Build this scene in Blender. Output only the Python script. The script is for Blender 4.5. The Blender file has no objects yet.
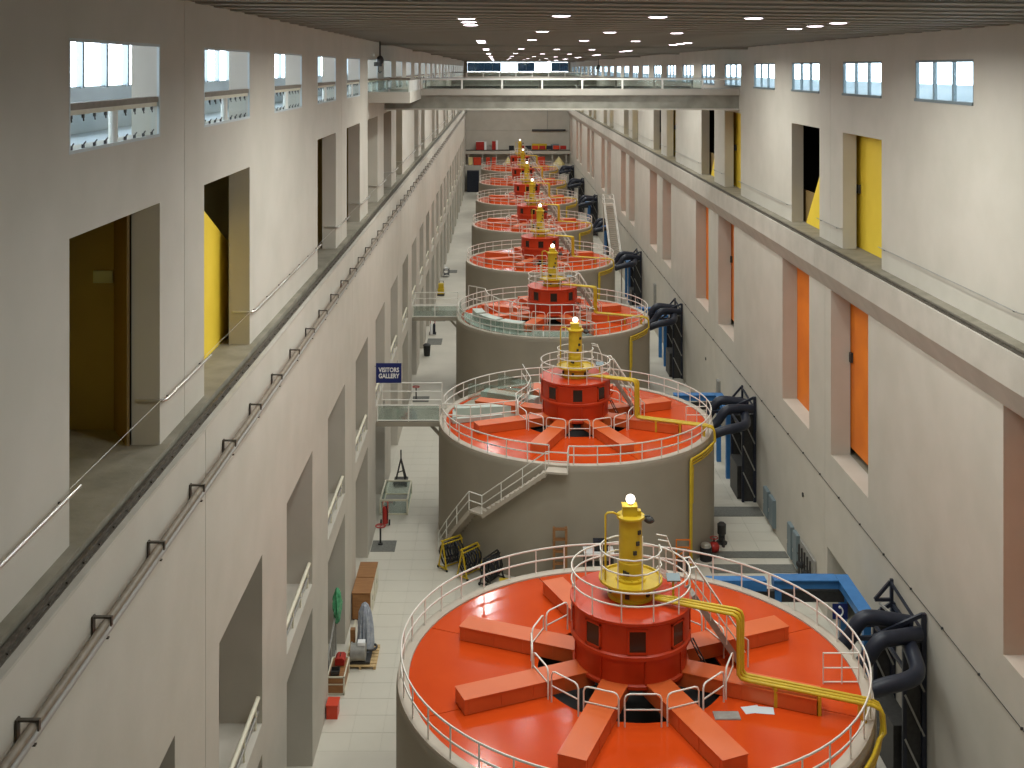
import bpy, bmesh, math, random
from mathutils import Vector, Matrix
random.seed(7)
PI = math.pi
S = bpy.context.scene
COL = S.collection

# ------------------------------------------------------------------ camera
F, U0, V0, CAMZ = 1135.0, 497.8, 68.0, 26.0
cd = bpy.data.cameras.new('camera')
cam = bpy.data.objects.new('camera', cd)
COL.objects.link(cam)
cam.location = (0, 0, CAMZ)
cam.rotation_euler = (PI / 2, 0, 0)
cd.sensor_fit = 'HORIZONTAL'
cd.sensor_width = 36
cd.lens = F / 1024 * 36
cd.shift_x = (512 - U0) / 1024
cd.shift_y = (V0 - 384) / 1024
cd.clip_end = 2000
S.camera = cam

# ------------------------------------------------------------------ world / exposure
w = bpy.data.worlds.new('sky')
S.world = w
w.use_nodes = True
nt = w.node_tree
nt.nodes.clear()
wo = nt.nodes.new('ShaderNodeOutputWorld')
bg = nt.nodes.new('ShaderNodeBackground')
bg.inputs[0].default_value = (0.80, 0.90, 1.0, 1)
bg.inputs[1].default_value = 14.0
nt.links.new(bg.outputs[0], wo.inputs[0])
vs = S.view_settings
vs.view_transform = 'Standard'
vs.look = 'None'
vs.gamma = 1
vs.use_curve_mapping = False
vs.exposure = -0.48
LAMP_W = 400.0          # watts of each ceiling downlight
LAMP_SPREAD = math.radians(166)


# ------------------------------------------------------------------ materials
def mat(name, c1, c2=None, rough=0.6, metal=0.0, scale=3.0, bump=0.0, bscale=40.0, spec=0.5,
        emit=None, estr=0.0, alpha=None, trans=0.0, ior=1.45, stretch=None, coat=0.0):
    m = bpy.data.materials.new(name)
    m.use_nodes = True
    n = m.node_tree
    b = n.nodes['Principled BSDF']
    b.inputs['Roughness'].default_value = rough
    b.inputs['Metallic'].default_value = metal
    b.inputs['Specular IOR Level'].default_value = spec
    b.inputs['IOR'].default_value = ior
    b.inputs['Coat Weight'].default_value = coat
    b.inputs['Base Color'].default_value = (*c1, 1)
    tc = n.nodes.new('ShaderNodeTexCoord')
    src = tc.outputs['Object']
    if stretch:
        mp = n.nodes.new('ShaderNodeMapping')
        mp.inputs['Scale'].default_value = stretch
        n.links.new(src, mp.inputs[0])
        src = mp.outputs[0]
    if c2:
        t = n.nodes.new('ShaderNodeTexNoise')
        t.inputs['Scale'].default_value = scale
        t.inputs['Detail'].default_value = 6
        n.links.new(src, t.inputs['Vector'])
        r = n.nodes.new('ShaderNodeValToRGB')
        r.color_ramp.elements[0].position = 0.35
        r.color_ramp.elements[1].position = 0.65
        r.color_ramp.elements[0].color = (*c1, 1)
        r.color_ramp.elements[1].color = (*c2, 1)
        n.links.new(t.outputs['Fac'], r.inputs[0])
        n.links.new(r.outputs[0], b.inputs['Base Color'])
    if bump:
        t2 = n.nodes.new('ShaderNodeTexNoise')
        t2.inputs['Scale'].default_value = bscale
        t2.inputs['Detail'].default_value = 4
        n.links.new(src, t2.inputs['Vector'])
        bp = n.nodes.new('ShaderNodeBump')
        bp.inputs['Strength'].default_value = bump
        bp.inputs['Distance'].default_value = 0.02
        n.links.new(t2.outputs['Fac'], bp.inputs['Height'])
        n.links.new(bp.outputs[0], b.inputs['Normal'])
    if emit:
        b.inputs['Emission Color'].default_value = (*emit, 1)
        b.inputs['Emission Strength'].default_value = estr
    if trans:
        b.inputs['Transmission Weight'].default_value = trans
    if alpha is not None:
        b.inputs['Alpha'].default_value = alpha
    return m


def glass_mat(name, tint, k=0.12, rough=0.05):
    """thin pane: mostly see-through, a little glossy"""
    m = bpy.data.materials.new(name)
    m.use_nodes = True
    n = m.node_tree
    n.nodes.clear()
    o = n.nodes.new('ShaderNodeOutputMaterial')
    mix = n.nodes.new('ShaderNodeMixShader')
    t = n.nodes.new('ShaderNodeBsdfTransparent')
    g = n.nodes.new('ShaderNodeBsdfGlossy')
    t.inputs[0].default_value = (*tint, 1)
    g.inputs['Roughness'].default_value = rough
    g.inputs[0].default_value = (0.9, 0.95, 0.95, 1)
    mix.inputs[0].default_value = k
    n.links.new(t.outputs[0], mix.inputs[1])
    n.links.new(g.outputs[0], mix.inputs[2])
    n.links.new(mix.outputs[0], o.inputs[0])
    return m


M = {}
M['wall'] = mat('wall_paint', (0.50, 0.465, 0.40), (0.54, 0.50, 0.435), 0.75, scale=0.6, bump=0.12, bscale=9, spec=0.25)
M['fascia'] = mat('fascia_concrete', (0.50, 0.46, 0.40), (0.44, 0.405, 0.35), 0.8, scale=0.8, bump=0.15, bscale=12, spec=0.2)
M['concrete'] = mat('grey_concrete', (0.30, 0.285, 0.24), (0.23, 0.215, 0.18), 0.85, scale=1.4, bump=0.25, bscale=14, spec=0.2)
M['gallery_floor'] = mat('worn_concrete_floor', (0.22, 0.20, 0.155), (0.30, 0.27, 0.215), 0.85, scale=1.2, bump=0.3, bscale=10, spec=0.2)
M['room'] = mat('recess_paint', (0.30, 0.255, 0.19), (0.34, 0.29, 0.22), 0.8, scale=0.5, spec=0.2)
M['ceiling'] = mat('ceiling_deck', (0.20, 0.195, 0.165), (0.24, 0.23, 0.20), 0.7, scale=0.7, spec=0.3)
M['shaded_slat'] = mat('shaded_ceiling_slat', (0.10, 0.095, 0.08), (0.13, 0.125, 0.105), 0.6, scale=0.5, spec=0.3)  # darker copy of the slat: shading between ribs is put into the colour
M['slat'] = mat('ceiling_slat', (0.30, 0.29, 0.25), (0.26, 0.25, 0.215), 0.6, scale=0.5, spec=0.3)
M['floor'] = mat('floor_slab', (0.60, 0.56, 0.48), (0.55, 0.515, 0.44), 0.45, scale=0.5, bump=0.05, bscale=20)
M['tile'] = mat('floor_tile', (0.62, 0.585, 0.50), (0.56, 0.53, 0.455), 0.38, scale=0.35, bump=0.04, bscale=20)
M['grout'] = mat('floor_grout', (0.49, 0.46, 0.39), None, 0.8)
M['grate'] = mat('dark_grate', (0.13, 0.13, 0.115), (0.17, 0.17, 0.15), 0.6, scale=8, bump=0.5, bscale=60)
M['housing'] = mat('housing_paint', (0.33, 0.295, 0.235), (0.36, 0.32, 0.255), 0.6, scale=0.4, bump=0.05, bscale=10, spec=0.35)
M['rim'] = mat('rim_concrete', (0.52, 0.46, 0.385), (0.46, 0.405, 0.335), 0.6, scale=1.0, bump=0.1, bscale=14)
M['deck'] = mat('orange_deck_paint', (0.64, 0.072, 0.010), (0.60, 0.062, 0.008), 0.13, scale=0.5, bump=0.015, bscale=2.5)
M['beam'] = mat('glare_beam_paint', (0.68, 0.14, 0.035), (0.63, 0.12, 0.028), 0.42, scale=0.8, bump=0.03, bscale=10)  # the deck's paint, lightened: glare on the beam tops is in the colour
M['drum'] = mat('shaded_drum_paint', (0.56, 0.050, 0.009), (0.51, 0.042, 0.008), 0.35, scale=0.8, bump=0.02, bscale=10)  # the deck's paint, made redder: its unlit sides are in the colour
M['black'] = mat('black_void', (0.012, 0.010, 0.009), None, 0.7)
M['pane_dark'] = mat('dark_window_glass', (0.03, 0.02, 0.015), None, 0.15)
M['yellow'] = mat('yellow_machine_paint', (0.64, 0.45, 0.025), (0.57, 0.39, 0.02), 0.38, scale=3, bump=0.04, bscale=14)
M['yellow_wall'] = mat('yellow_wall_paint', (0.84, 0.60, 0.05), (0.78, 0.55, 0.04), 0.6, scale=0.6)
M['shaded_yellow_wall'] = mat('shaded_yellow_paint', (0.36, 0.28, 0.10), (0.31, 0.24, 0.085), 0.7, scale=0.6)  # yellow wall paint with the lack of light put into its colour
M['orange_wall'] = mat('orange_wall_paint', (0.82, 0.21, 0.010), (0.72, 0.17, 0.010), 0.5, scale=0.6)
M['brown_wall'] = mat('brown_wall_paint', (0.22, 0.14, 0.05), (0.19, 0.12, 0.04), 0.7, scale=0.6)
M['white'] = mat('white_rail_paint', (0.80, 0.78, 0.72), None, 0.35)
M['cream'] = mat('cream_pipe_paint', (0.74, 0.70, 0.56), (0.68, 0.64, 0.50), 0.45, scale=4)
M['steel'] = mat('brushed_steel', (0.62, 0.60, 0.56), None, 0.3, metal=0.8)
M['grey_metal'] = mat('grey_metal', (0.36, 0.35, 0.32), (0.30, 0.29, 0.27), 0.5, metal=0.3, scale=6)
M['dark_metal'] = mat('dark_metal', (0.045, 0.043, 0.042), (0.06, 0.058, 0.055), 0.5, metal=0.4, scale=6)
M['rail_steel'] = mat('crane_rail_steel', (0.085, 0.072, 0.058), (0.14, 0.12, 0.095), 0.55, metal=0.4, scale=6)
M['brown_pipe'] = mat('brown_conductor_pipe', (0.24, 0.195, 0.145), (0.19, 0.155, 0.115), 0.5, scale=4)
M['grey_pipe'] = mat('grey_conductor_pipe', (0.30, 0.28, 0.25), None, 0.5)
M['navy'] = mat('navy_duct_paint', (0.012, 0.015, 0.027), (0.018, 0.021, 0.036), 0.45, scale=3)
M['blue'] = mat('blue_steel_paint', (0.045, 0.19, 0.46), (0.035, 0.16, 0.40), 0.45, scale=2)
M['sign_blue'] = mat('sign_blue', (0.012, 0.022, 0.14), None, 0.4)
M['sign_white'] = mat('sign_white', (0.85, 0.85, 0.85), None, 0.5)
M['glass'] = glass_mat('clear_pane', (0.93, 0.97, 0.98), 0.06)
M['green_glass'] = glass_mat('greenish_pane', (0.80, 0.86, 0.84), 0.16)
M['blue_glass'] = glass_mat('blue_tinted_pane', (0.040, 0.062, 0.080), 0.1)
M['blue_blind'] = mat('blue_blind', (0.10, 0.20, 0.34), (0.14, 0.25, 0.40), 0.5, scale=1)
M['frame'] = mat('window_frame_metal', (0.20, 0.25, 0.27), None, 0.5, metal=0.2)
M['pale_frame'] = mat('pale_window_frame', (0.50, 0.55, 0.56), None, 0.5)
M['lamp'] = mat('lamp_diffuser', (0.9, 0.9, 0.9), None, 0.5, emit=(1.0, 0.86, 0.93), estr=14)
M['globe'] = mat('globe_lamp', (0.9, 0.9, 0.85), None, 0.4, emit=(1.0, 0.90, 0.74), estr=6)
M['wood'] = mat('stained_wood', (0.33, 0.155, 0.055), (0.26, 0.115, 0.04), 0.45, scale=2.5, stretch=(1, 6, 6))
M['pale_wood'] = mat('pale_pine', (0.60, 0.42, 0.20), (0.50, 0.34, 0.16), 0.6, scale=3, stretch=(6, 1, 6))
M['red'] = mat('red_enamel', (0.42, 0.025, 0.018), (0.36, 0.02, 0.015), 0.4, scale=3)
M['bright_red'] = mat('bright_red_enamel', (0.62, 0.055, 0.02), None, 0.4)
M['plastic_wrap'] = mat('plastic_wrap', (0.55, 0.60, 0.68), (0.42, 0.46, 0.56), 0.2, scale=6, bump=0.6, bscale=9, alpha=0.75)
M['green_wrap'] = mat('green_plastic', (0.06, 0.30, 0.13), (0.12, 0.42, 0.22), 0.25, scale=8, bump=0.7, bscale=12)
M['pale_green'] = mat('pale_green_vinyl', (0.50, 0.56, 0.50), (0.44, 0.50, 0.45), 0.35, scale=1)
M['paper'] = mat('paper_sheet', (0.62, 0.72, 0.76), None, 0.7)
M['rubber'] = mat('black_rubber', (0.02, 0.02, 0.02), None, 0.7)
M['tent'] = mat('pale_yellow_canvas', (0.74, 0.62, 0.30), None, 0.8)
M['ext_concrete'] = mat('exterior_concrete', (0.50, 0.55, 0.58), (0.44, 0.49, 0.52), 0.8, scale=0.5)


# ------------------------------------------------------------------ mesh builder
class MB:
    def __init__(s):
        s.v, s.f = [], []

    def box(s, x0, x1, y0, y1, z0, z1, mtx=None):
        i = len(s.v)
        p = [(x, y, z) for z in (z0, z1) for y in (y0, y1) for x in (x0, x1)]
        if mtx is not None:
            p = [tuple(mtx @ Vector(q)) for q in p]
        s.v += p
        s.f += [tuple(i + k for k in q) for q in ((0, 2, 3, 1), (4, 5, 7, 6), (0, 1, 5, 4), (2, 6, 7, 3), (0, 4, 6, 2), (1, 3, 7, 5))]
        return s

    def bar(s, a, b, wd, ht, up=(0, 0, 1)):
        """rectangular bar between two points"""
        a, b = Vector(a), Vector(b)
        d = b - a
        L = d.length
        d.normalize()
        u = Vector(up)
        if abs(d.dot(u)) > 0.99:
            u = Vector((0, 1, 0))
        x = d.cross(u).normalized()
        z = x.cross(d)
        m = Matrix(((x[0], d[0], z[0], a[0]), (x[1], d[1], z[1], a[1]), (x[2], d[2], z[2], a[2]), (0, 0, 0, 1)))
        return s.box(-wd / 2, wd / 2, 0, L, -ht / 2, ht / 2, m)

    def tube(s, pts, r, n=6, closed=False):
        pts = [Vector(p) for p in pts]
        N = len(pts)
        rings = []
        prev = None
        for k in range(N):
            if closed:
                t = (pts[(k + 1) % N] - pts[k - 1]).normalized()
            else:
                t = (pts[min(k + 1, N - 1)] - pts[max(k - 1, 0)]).normalized()
            if prev is None:
                u = Vector((0, 0, 1)) if abs(t.z) < 0.9 else Vector((1, 0, 0))
                a = t.cross(u).normalized()
            else:
                a = (prev - t * prev.dot(t)).normalized()
            prev = a
            b = t.cross(a)
            sc = 1.0
            if 0 < k < N - 1 or closed:
                d1 = (pts[k] - pts[k - 1]).normalized()
                sc = 1 / max(0.5, abs(d1.dot(t)))
            i = len(s.v)
            for j in range(n):
                q = 2 * PI * j / n
                s.v.append(tuple(pts[k] + (a * math.cos(q) + b * math.sin(q)) * r * (1 + (sc - 1) * 0.5)))
            rings.append(i)
        for k in range(N if closed else N - 1):
            i0, i1 = rings[k], rings[(k + 1) % N]
            for j in range(n):
                j2 = (j + 1) % n
                s.f.append((i0 + j, i0 + j2, i1 + j2, i1 + j))
        if not closed:
            s.f.append(tuple(rings[0] + j for j in range(n))[::-1])
            s.f.append(tuple(rings[-1] + j for j in range(n)))
        return s

    def ring(s, r, z, tr, n=64, m=6, a0=None, a1=None, cx=0, cy=0):
        if a0 is None:
            return s.tube([(cx + r * math.cos(2 * PI * k / n), cy + r * math.sin(2 * PI * k / n), z) for k in range(n)], tr, m, True)
        return s.tube([(cx + r * math.cos(a0 + (a1 - a0) * k / n), cy + r * math.sin(a0 + (a1 - a0) * k / n), z) for k in range(n + 1)], tr, m)

    def lathe(s, prof, n=48, a0=0.0, a1=None, cx=0, cy=0, caps=True):
        """profile of (r, z); a closed sweep unless a1 is given"""
        full = a1 is None
        cols = n if full else n + 1
        i = len(s.v)
        P = len(prof)
        for k in range(cols):
            a = 2 * PI * k / n if full else a0 + (a1 - a0) * k / n
            for r, z in prof:
                s.v.append((cx + r * math.cos(a), cy + r * math.sin(a), z))
        for k in range(n):
            k2 = (k + 1) % cols
            for j in range(P - 1):
                if prof[j][0] < 1e-6 and prof[j + 1][0] < 1e-6:
                    continue
                q = (i + k * P + j, i + k2 * P + j, i + k2 * P + j + 1, i + k * P + j + 1)
                s.f.append(q)
        return s

    def solid_ring(s, r0, r1, z0, z1, n=48, a0=0.0, a1=None):
        s.lathe([(r0, z0), (r1, z0), (r1, z1), (r0, z1), (r0, z0)], n, a0, a1)
        if a1 is not None:
            for a in (a0, a1):
                i = len(s.v)
                for r, z in ((r0, z0), (r1, z0), (r1, z1), (r0, z1)):
                    s.v.append((r * math.cos(a), r * math.sin(a), z))
                s.f.append((i, i + 1, i + 2, i + 3))
        return s

    def cyl(s, cx, cy, z0, z1, r, n=20, r2=None):
        r2 = r if r2 is None else r2
        return s.lathe([(0, z0), (r, z0), (r2, z1), (0, z1)], n, cx=cx, cy=cy)

    def prism(s, poly, y0, y1, axis='y'):
        """polygon extruded along an axis; poly in the two other coordinates"""
        i = len(s.v)
        n = len(poly)
        for t in (y0, y1):
            for a, b in poly:
                s.v.append({'y': (a, t, b), 'x': (t, a, b), 'z': (a, b, t)}[axis])
        s.f.append(tuple(range(i, i + n)))
        s.f.append(tuple(range(i + 2 * n - 1, i + n - 1, -1)))
        for k in range(n):
            k2 = (k + 1) % n
            s.f.append((i + k, i + k2, i + n + k2, i + n + k))
        return s

    def sphere(s, c, r, n=16, m=10, sz=1.0):
        return s.lathe([(max(0, r * math.sin(PI * j / m)), c[2] - r * sz * math.cos(PI * j / m)) for j in range(m + 1)], n, cx=c[0], cy=c[1])

    def blob(s, c, rx, ry, rz, amp=0.12, n=14, m=10):
        i = len(s.v)
        s.sphere((0, 0, 0), 1, n, m)
        for k in range(i, len(s.v)):
            x, y, z = s.v[k]
            q = 1 + amp * (math.sin(7 * x + 3 * z + c[0] * 5) + math.sin(6 * y - 5 * z) + random.uniform(-.6, .6)) / 2
            s.v[k] = (c[0] + x * rx * q, c[1] + y * ry * q, c[2] + z * rz)
        return s

    def mesh(s, name, m, smooth=None):
        me = bpy.data.meshes.new(name)
        me.from_pydata(s.v, [], s.f)
        bm = bmesh.new()
        bm.from_mesh(me)
        bmesh.ops.remove_doubles(bm, verts=bm.verts, dist=1e-5)
        bmesh.ops.dissolve_degenerate(bm, edges=bm.edges, dist=1e-6)
        bmesh.ops.recalc_face_normals(bm, faces=bm.faces)
        bm.to_mesh(me)
        bm.free()
        me.materials.append(M[m] if isinstance(m, str) else m)
        if smooth:
            me.shade_smooth()
            me.set_sharp_from_angle(angle=math.radians(smooth))
        return me

    def obj(s, name, m, parent=None, smooth=None, loc=None):
        return ob(name, s.mesh(name, m, smooth), parent, loc)


def ob(name, me, parent=None, loc=None, rz=0.0):
    o = bpy.data.objects.new(name, me)
    COL.objects.link(o)
    if parent:
        o.parent = parent
    if loc:
        o.location = loc
    if rz:
        o.rotation_euler[2] = rz
    return o


def tag(o, label, cat=None, group=None, kind=None):
    if label:
        o['label'] = label
    if cat:
        o['category'] = cat
    if group:
        o['group'] = group
    if kind:
        o['kind'] = kind
    return o


def thing(name, label, cat, loc=(0, 0, 0), rz=0.0, group=None):
    return tag(ob(name, None, None, loc, rz), label, cat, group)


def struct(name, label, loc=None):
    return tag(ob(name, None, None, loc), label, None, None, 'structure')


def copy_tree(o, parent=None):
    c = o.copy()
    COL.objects.link(c)
    c.parent = parent
    for ch in list(o.children):
        copy_tree(ch, c)
    return c


ORD = ['first', 'second', 'third', 'fourth', 'fifth', 'sixth', 'seventh', 'eighth', 'ninth', 'tenth', 'eleventh', 'twelfth',
       'thirteenth', 'fourteenth', 'fifteenth', 'sixteenth', 'seventeenth', 'eighteenth', 'nineteenth', 'twentieth']


def on(i):
    if i < 20:
        return ORD[i]
    if i < 29:
        return 'twenty-' + ORD[i - 20]
    return 'thirtieth' if i == 29 else 'thirty-' + ORD[i - 30]


def near(i):
    return 'nearest' if i == 0 else on(i) + ' nearest'


# ------------------------------------------------------------------ dimensions (metres, floor = 0, hall runs along +Y)
PITCH = 27.0
Y_NEAR, Y_FAR = -12.0, 246.4
XL, XUL = -6.9, -7.4            # lower and upper left wall faces
XR, XF, XUR = 15.5, 15.0, 15.76   # lower right wall, ledge fascia, upper right wall
ZG, ZLEDGE = 17.75, 17.5        # gallery floor, crane ledge
ZTL, ZTR = 27.58, 27.31         # ceiling height at the two walls
JOINT = 26.8
GXC, GY0 = 4.434, 37.92         # generator axis
BAYS = []
y = JOINT - 2 * PITCH
while y < Y_FAR:
    a, b = max(y, Y_NEAR), min(y + PITCH, Y_FAR)
    if b - a > 0.5:
        BAYS.append((a, b))
    y += PITCH


def wall_grid(xf, xb, y0, y1, z0, z1, holes, name, m, parent):
    """one wall panel between two joints, with rectangular holes (ya, yb, za, zb) cut through"""
    hs = [(max(a, y0), min(b, y1), c, d) for a, b, c, d in holes if b > y0 and a < y1 and d > z0 and c < z1]
    ys = sorted({y0, y1} | {h[0] for h in hs} | {h[1] for h in hs})
    zs = sorted({z0, z1} | {max(z0, h[2]) for h in hs} | {min(z1, h[3]) for h in hs})
    ny, nz = len(ys) - 1, len(zs) - 1

    def solid(i, j):
        if not (0 <= i < ny and 0 <= j < nz):
            return False
        cy, cz = (ys[i] + ys[i + 1]) / 2, (zs[j] + zs[j + 1]) / 2
        return not any(h[0] < cy < h[1] and h[2] < cz < h[3] for h in hs)
    mb = MB()

    def quad(*p):
        i = len(mb.v)
        mb.v += p
        mb.f.append((i, i + 1, i + 2, i + 3))
    for i in range(ny):
        for j in range(nz):
            if not solid(i, j):
                continue
            a, b, c, d = ys[i], ys[i + 1], zs[j], zs[j + 1]
            for x in (xf, xb):
                quad((x, a, c), (x, b, c), (x, b, d), (x, a, d))
            if not solid(i - 1, j):
                quad((xf, a, c), (xf, a, d), (xb, a, d), (xb, a, c))
            if not solid(i + 1, j):
                quad((xf, b, c), (xf, b, d), (xb, b, d), (xb, b, c))
            if not solid(i, j - 1):
                quad((xf, a, c), (xf, b, c), (xb, b, c), (xb, a, c))
            if not solid(i, j + 1):
                quad((xf, a, d), (xf, b, d), (xb, b, d), (xb, a, d))
    return mb.obj(name, m, parent)


# opening positions along the hall
G0, GW = 46.6, 5.25
GRID = [G0 + 9 * k for k in range(-4, 23)]                    # 10.6 ... 244
WIN_L = [g for g in GRID if g + GW < 245]
WIN_R = WIN_L
OPEN_UL = [G0 + 9 * k for k in range(-3, 22) if k not in (-1, 5, 8, 11, 14, 17, 20)]
OPEN_UR = [G0 + 9 * k for k in range(-3, 22) if k % 3 != 2]
OPEN_LL = [46.1 + 9 * k for k in range(-3, 22)]
OPEN_LR = [47.5 + 9 * k for k in range(-3, 22) if k % 3 != 2]
ZOT = 23.05                                                    # top of the gallery openings

# ------------------------------------------------------------------ floor
floor = struct('floor', 'pale tiled concrete floor of the long hall')
TY0, TY1 = 43.2, 87.6
fl = MB()
fl.box(-12, 20, Y_NEAR, Y_FAR + 1, -0.4, -0.02)
fl.obj('floor_base', 'grout', floor)
for (x0, x1, y0, y1) in ((-12, 20, Y_NEAR, TY0), (-12, 20, TY1, Y_FAR + 1), (-12, -6.9, TY0, TY1), (-2.1, 11.3, TY0, TY1), (15.5, 20, TY0, TY1)):
    MB().box(x0, x1, y0, y1, -0.02, 0).obj('floor_slab', 'floor', floor)
tl = MB().box(0.006, 1.194, 0.006, 1.194, -0.02, 0).mesh('tile', 'tile')
tr_ = MB().box(0.006, 1.394, 0.006, 1.194, -0.02, 0).mesh('tile', 'tile')
for j in range(37):
    for i in range(4):
        ob('tile', tl, floor, (-6.9 + 1.2 * i, TY0 + 1.2 * j, 0))
    for i in range(3):
        ob('tile', tr_, floor, (11.3 + 1.4 * i, TY0 + 1.2 * j, 0))

# ------------------------------------------------------------------ ceiling
ceil = struct('ceiling', 'dark slatted ceiling over the whole hall')
c = MB()
c.prism([(-12, ZTL + 0.12), (20, ZTR + 0.12 - 0.06), (20, ZTR + 0.7), (-12, ZTL + 0.7)], Y_NEAR - 1, Y_FAR + 1)
c.obj('ceiling_deck', 'ceiling', ceil)
sl = [MB().prism([(XUL, ZTL + .03 * q), (XUR, ZTR + .03 * q), (XUR, ZTR + 0.14), (XUL, ZTL + 0.14)], 0, 0.7).mesh('ceiling_slat', m_) for q, m_ in ((0, 'slat'), (1, 'shaded_slat'))]
for k in range(286):
    ob('ceiling_slat', sl[k % 2], ceil, (0, Y_NEAR + 0.15 + 0.9 * k, 0))
bmz = MB().prism([(XUL, ZTL - 0.14), (XUR, ZTR - 0.14), (XUR, ZTR + 0.05), (XUL, ZTL + 0.05)], 0, 0.5).mesh('ceiling_beam', 'slat')
for k in range(7):
    ob('ceiling_beam', bmz, ceil, (0, 71.5 + 27 * k, 0))

# ------------------------------------------------------------------ left wall
wl = struct('wall_left', 'tall pale left wall with clerestory windows and dark gallery openings')
h_up = [(g, g + GW, 24.54, 26.5) for g in WIN_L] + [(g, g + GW, ZG, ZOT) for g in OPEN_UL]
h_lo = [(g, g + 5.15, 6.8, 11.75) for g in OPEN_LL] + [(g, g + 5.15, 0, 5.9) for g in OPEN_LL]
for a, b in BAYS:
    wall_grid(XUL, XUL - 0.62, a + 0.015, b - 0.015, ZG, 27.9, h_up, 'upper_panel', 'wall', wl)
    wall_grid(XL, XL - 1.25, a + 0.015, b - 0.015, 0, ZLEDGE, h_lo, 'lower_panel', 'wall', wl)
MB().box(-8.4, -7.2, Y_NEAR, Y_FAR, ZLEDGE - 0.35, ZG).obj('gallery_floor', 'gallery_floor', wl)
MB().box(-11.2, -8.4, Y_NEAR, Y_FAR, ZLEDGE - 0.35, ZG - 0.001).obj('gallery_floor', 'gallery_floor', wl)
MB().box(-7.5, XL + 0.04, Y_NEAR, Y_FAR, ZLEDGE, ZLEDGE + 0.06).obj('ledge_nosing', 'fascia', wl)
# rooms behind
MB().box(-9.4, -9.2, Y_NEAR, Y_FAR, 0, ZLEDGE - 0.36).obj('recess_back_wall', 'room', wl)
MB().box(-9.2, XL - 1.25, Y_NEAR, Y_FAR, 5.9, 6.8).obj('recess_slab', 'fascia', wl)
MB().box(-9.2, XL - 1.25, Y_NEAR, Y_FAR, 11.76, 12.0).obj('recess_soffit', 'room', wl)
MB().box(-11.4, -11.2, Y_NEAR, Y_FAR, ZLEDGE, 25.45).obj('outer_wall', 'ext_concrete', wl)
MB().box(-11.4, -11.2, Y_NEAR, Y_FAR, 26.95, 27.9).obj('outer_wall_header', 'ext_concrete', wl)
MB().box(-11.2, XUL - 0.62, Y_NEAR, Y_FAR, 24.0, 24.25).obj('upper_corridor_floor', 'ext_concrete', wl)
outer_m = MB()
mul = MB().box(-11.38, -11.2, -0.08, 0.08, 25.45, 26.95).mesh('mullion', 'frame')
for k in range(100):
    ob('mullion', mul, wl, (0, 12.0 + 1.87 * k, 0))
MB().box(-11.33, -11.27, Y_NEAR, Y_FAR, 25.42, 25.5).obj('outer_sill', 'pale_frame', wl)
for k in range(28):
    yy = -8 + 9 * k + 6.9
    MB().box(-11.2, XUL - 0.62, yy, yy + 0.3, ZG, 24.0).obj('cross_wall', 'shaded_yellow_wall' if k != 3 else 'shaded_yellow_wall', wl)
# yellow partitions seen through the openings
MB().prism([(28.2, ZG), (41, ZG), (34.4, 20.9), (32, 22.0), (28.2, 23.9)], -8.36, -8.30, 'x').obj('yellow_partition', 'yellow_wall', wl)
MB().box(-10.02, -9.95, 10, 26.0, ZG, 24).obj('yellow_partition', 'yellow_wall', wl)
MB().bar((-8.06, 24.75, ZG + 3.1), (-8.9, 26.2, ZG + 3.1), 0.06, 6.2).obj('brown_partition', 'brown_wall', wl)
MB().box(-8.9, -10.0, 26.2, 26.26, ZG, 24).obj('shaded_yellow_partition', 'shaded_yellow_wall', wl)
for g in OPEN_UL[2:]:
    MB().box(-9.56, -9.5, g - 1, g + GW + 1, ZG, 24).obj('back_partition', 'brown_wall' if random.random() < .5 else 'shaded_yellow_wall', wl)

# ------------------------------------------------------------------ right wall
wr = struct('wall_right', 'tall pale right wall with recessed bays under the crane ledge')
h_ur = [(g, g + GW, 24.76, 26.29) for g in WIN_R] + [(g, g + GW, ZG, ZOT) for g in OPEN_UR]
h_ul = h_ur
h_lr = [(g, g + 5.3, 8.0, 15.8) for g in OPEN_LR] + [(g + 1.0, g + 5.9, 0, 3.5) for g in OPEN_LR[::2]]
for a, b in BAYS:
    wall_grid(XUR, XUR + 0.62, a + 0.015, b - 0.015, ZG, 24.3, h_ur, 'upper_panel', 'wall', wr)
    wall_grid(XUR, XUR + 0.16, a + 0.015, b - 0.015, 24.3, 27.9, h_ur, 'clerestory_panel', 'wall', wr)
    wall_grid(XR, XR + 0.9, a + 0.015, b - 0.015, 0, 15.66, h_lr, 'lower_panel', 'wall', wr)
    MB().prism([(XF, ZLEDGE + .16), (XF, 16.6), (XR + 0.02, 15.66), (XR + 1.2, 15.66), (XR + 1.2, ZLEDGE + .16)], a + 0.01, b - 0.01).obj('ledge_fascia', 'fascia', wr)
MB().box(15.32, 20.0, Y_NEAR, Y_FAR, ZLEDGE + 0.165, ZG).obj('gallery_floor', 'gallery_floor', wr)
MB().box(20.0, 20.2, Y_NEAR, Y_FAR, 0, 24.0).obj('outer_wall', 'brown_wall', wr)
MB().box(XUR + 0.02, 21.4, Y_NEAR, Y_FAR, 24.02, 24.3).obj('corridor_roof', 'ext_concrete', wr)
MB().box(XR + 0.9, 20.0, Y_NEAR, Y_FAR, 7.6, 7.95).obj('recess_floor', 'room', wr)
MB().box(18.0, 18.2, Y_NEAR, Y_FAR, 0, 7.6).obj('recess_back_wall', 'pale_green', wr)  # green of this wall stands in for greenish light inside the doorways
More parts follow.
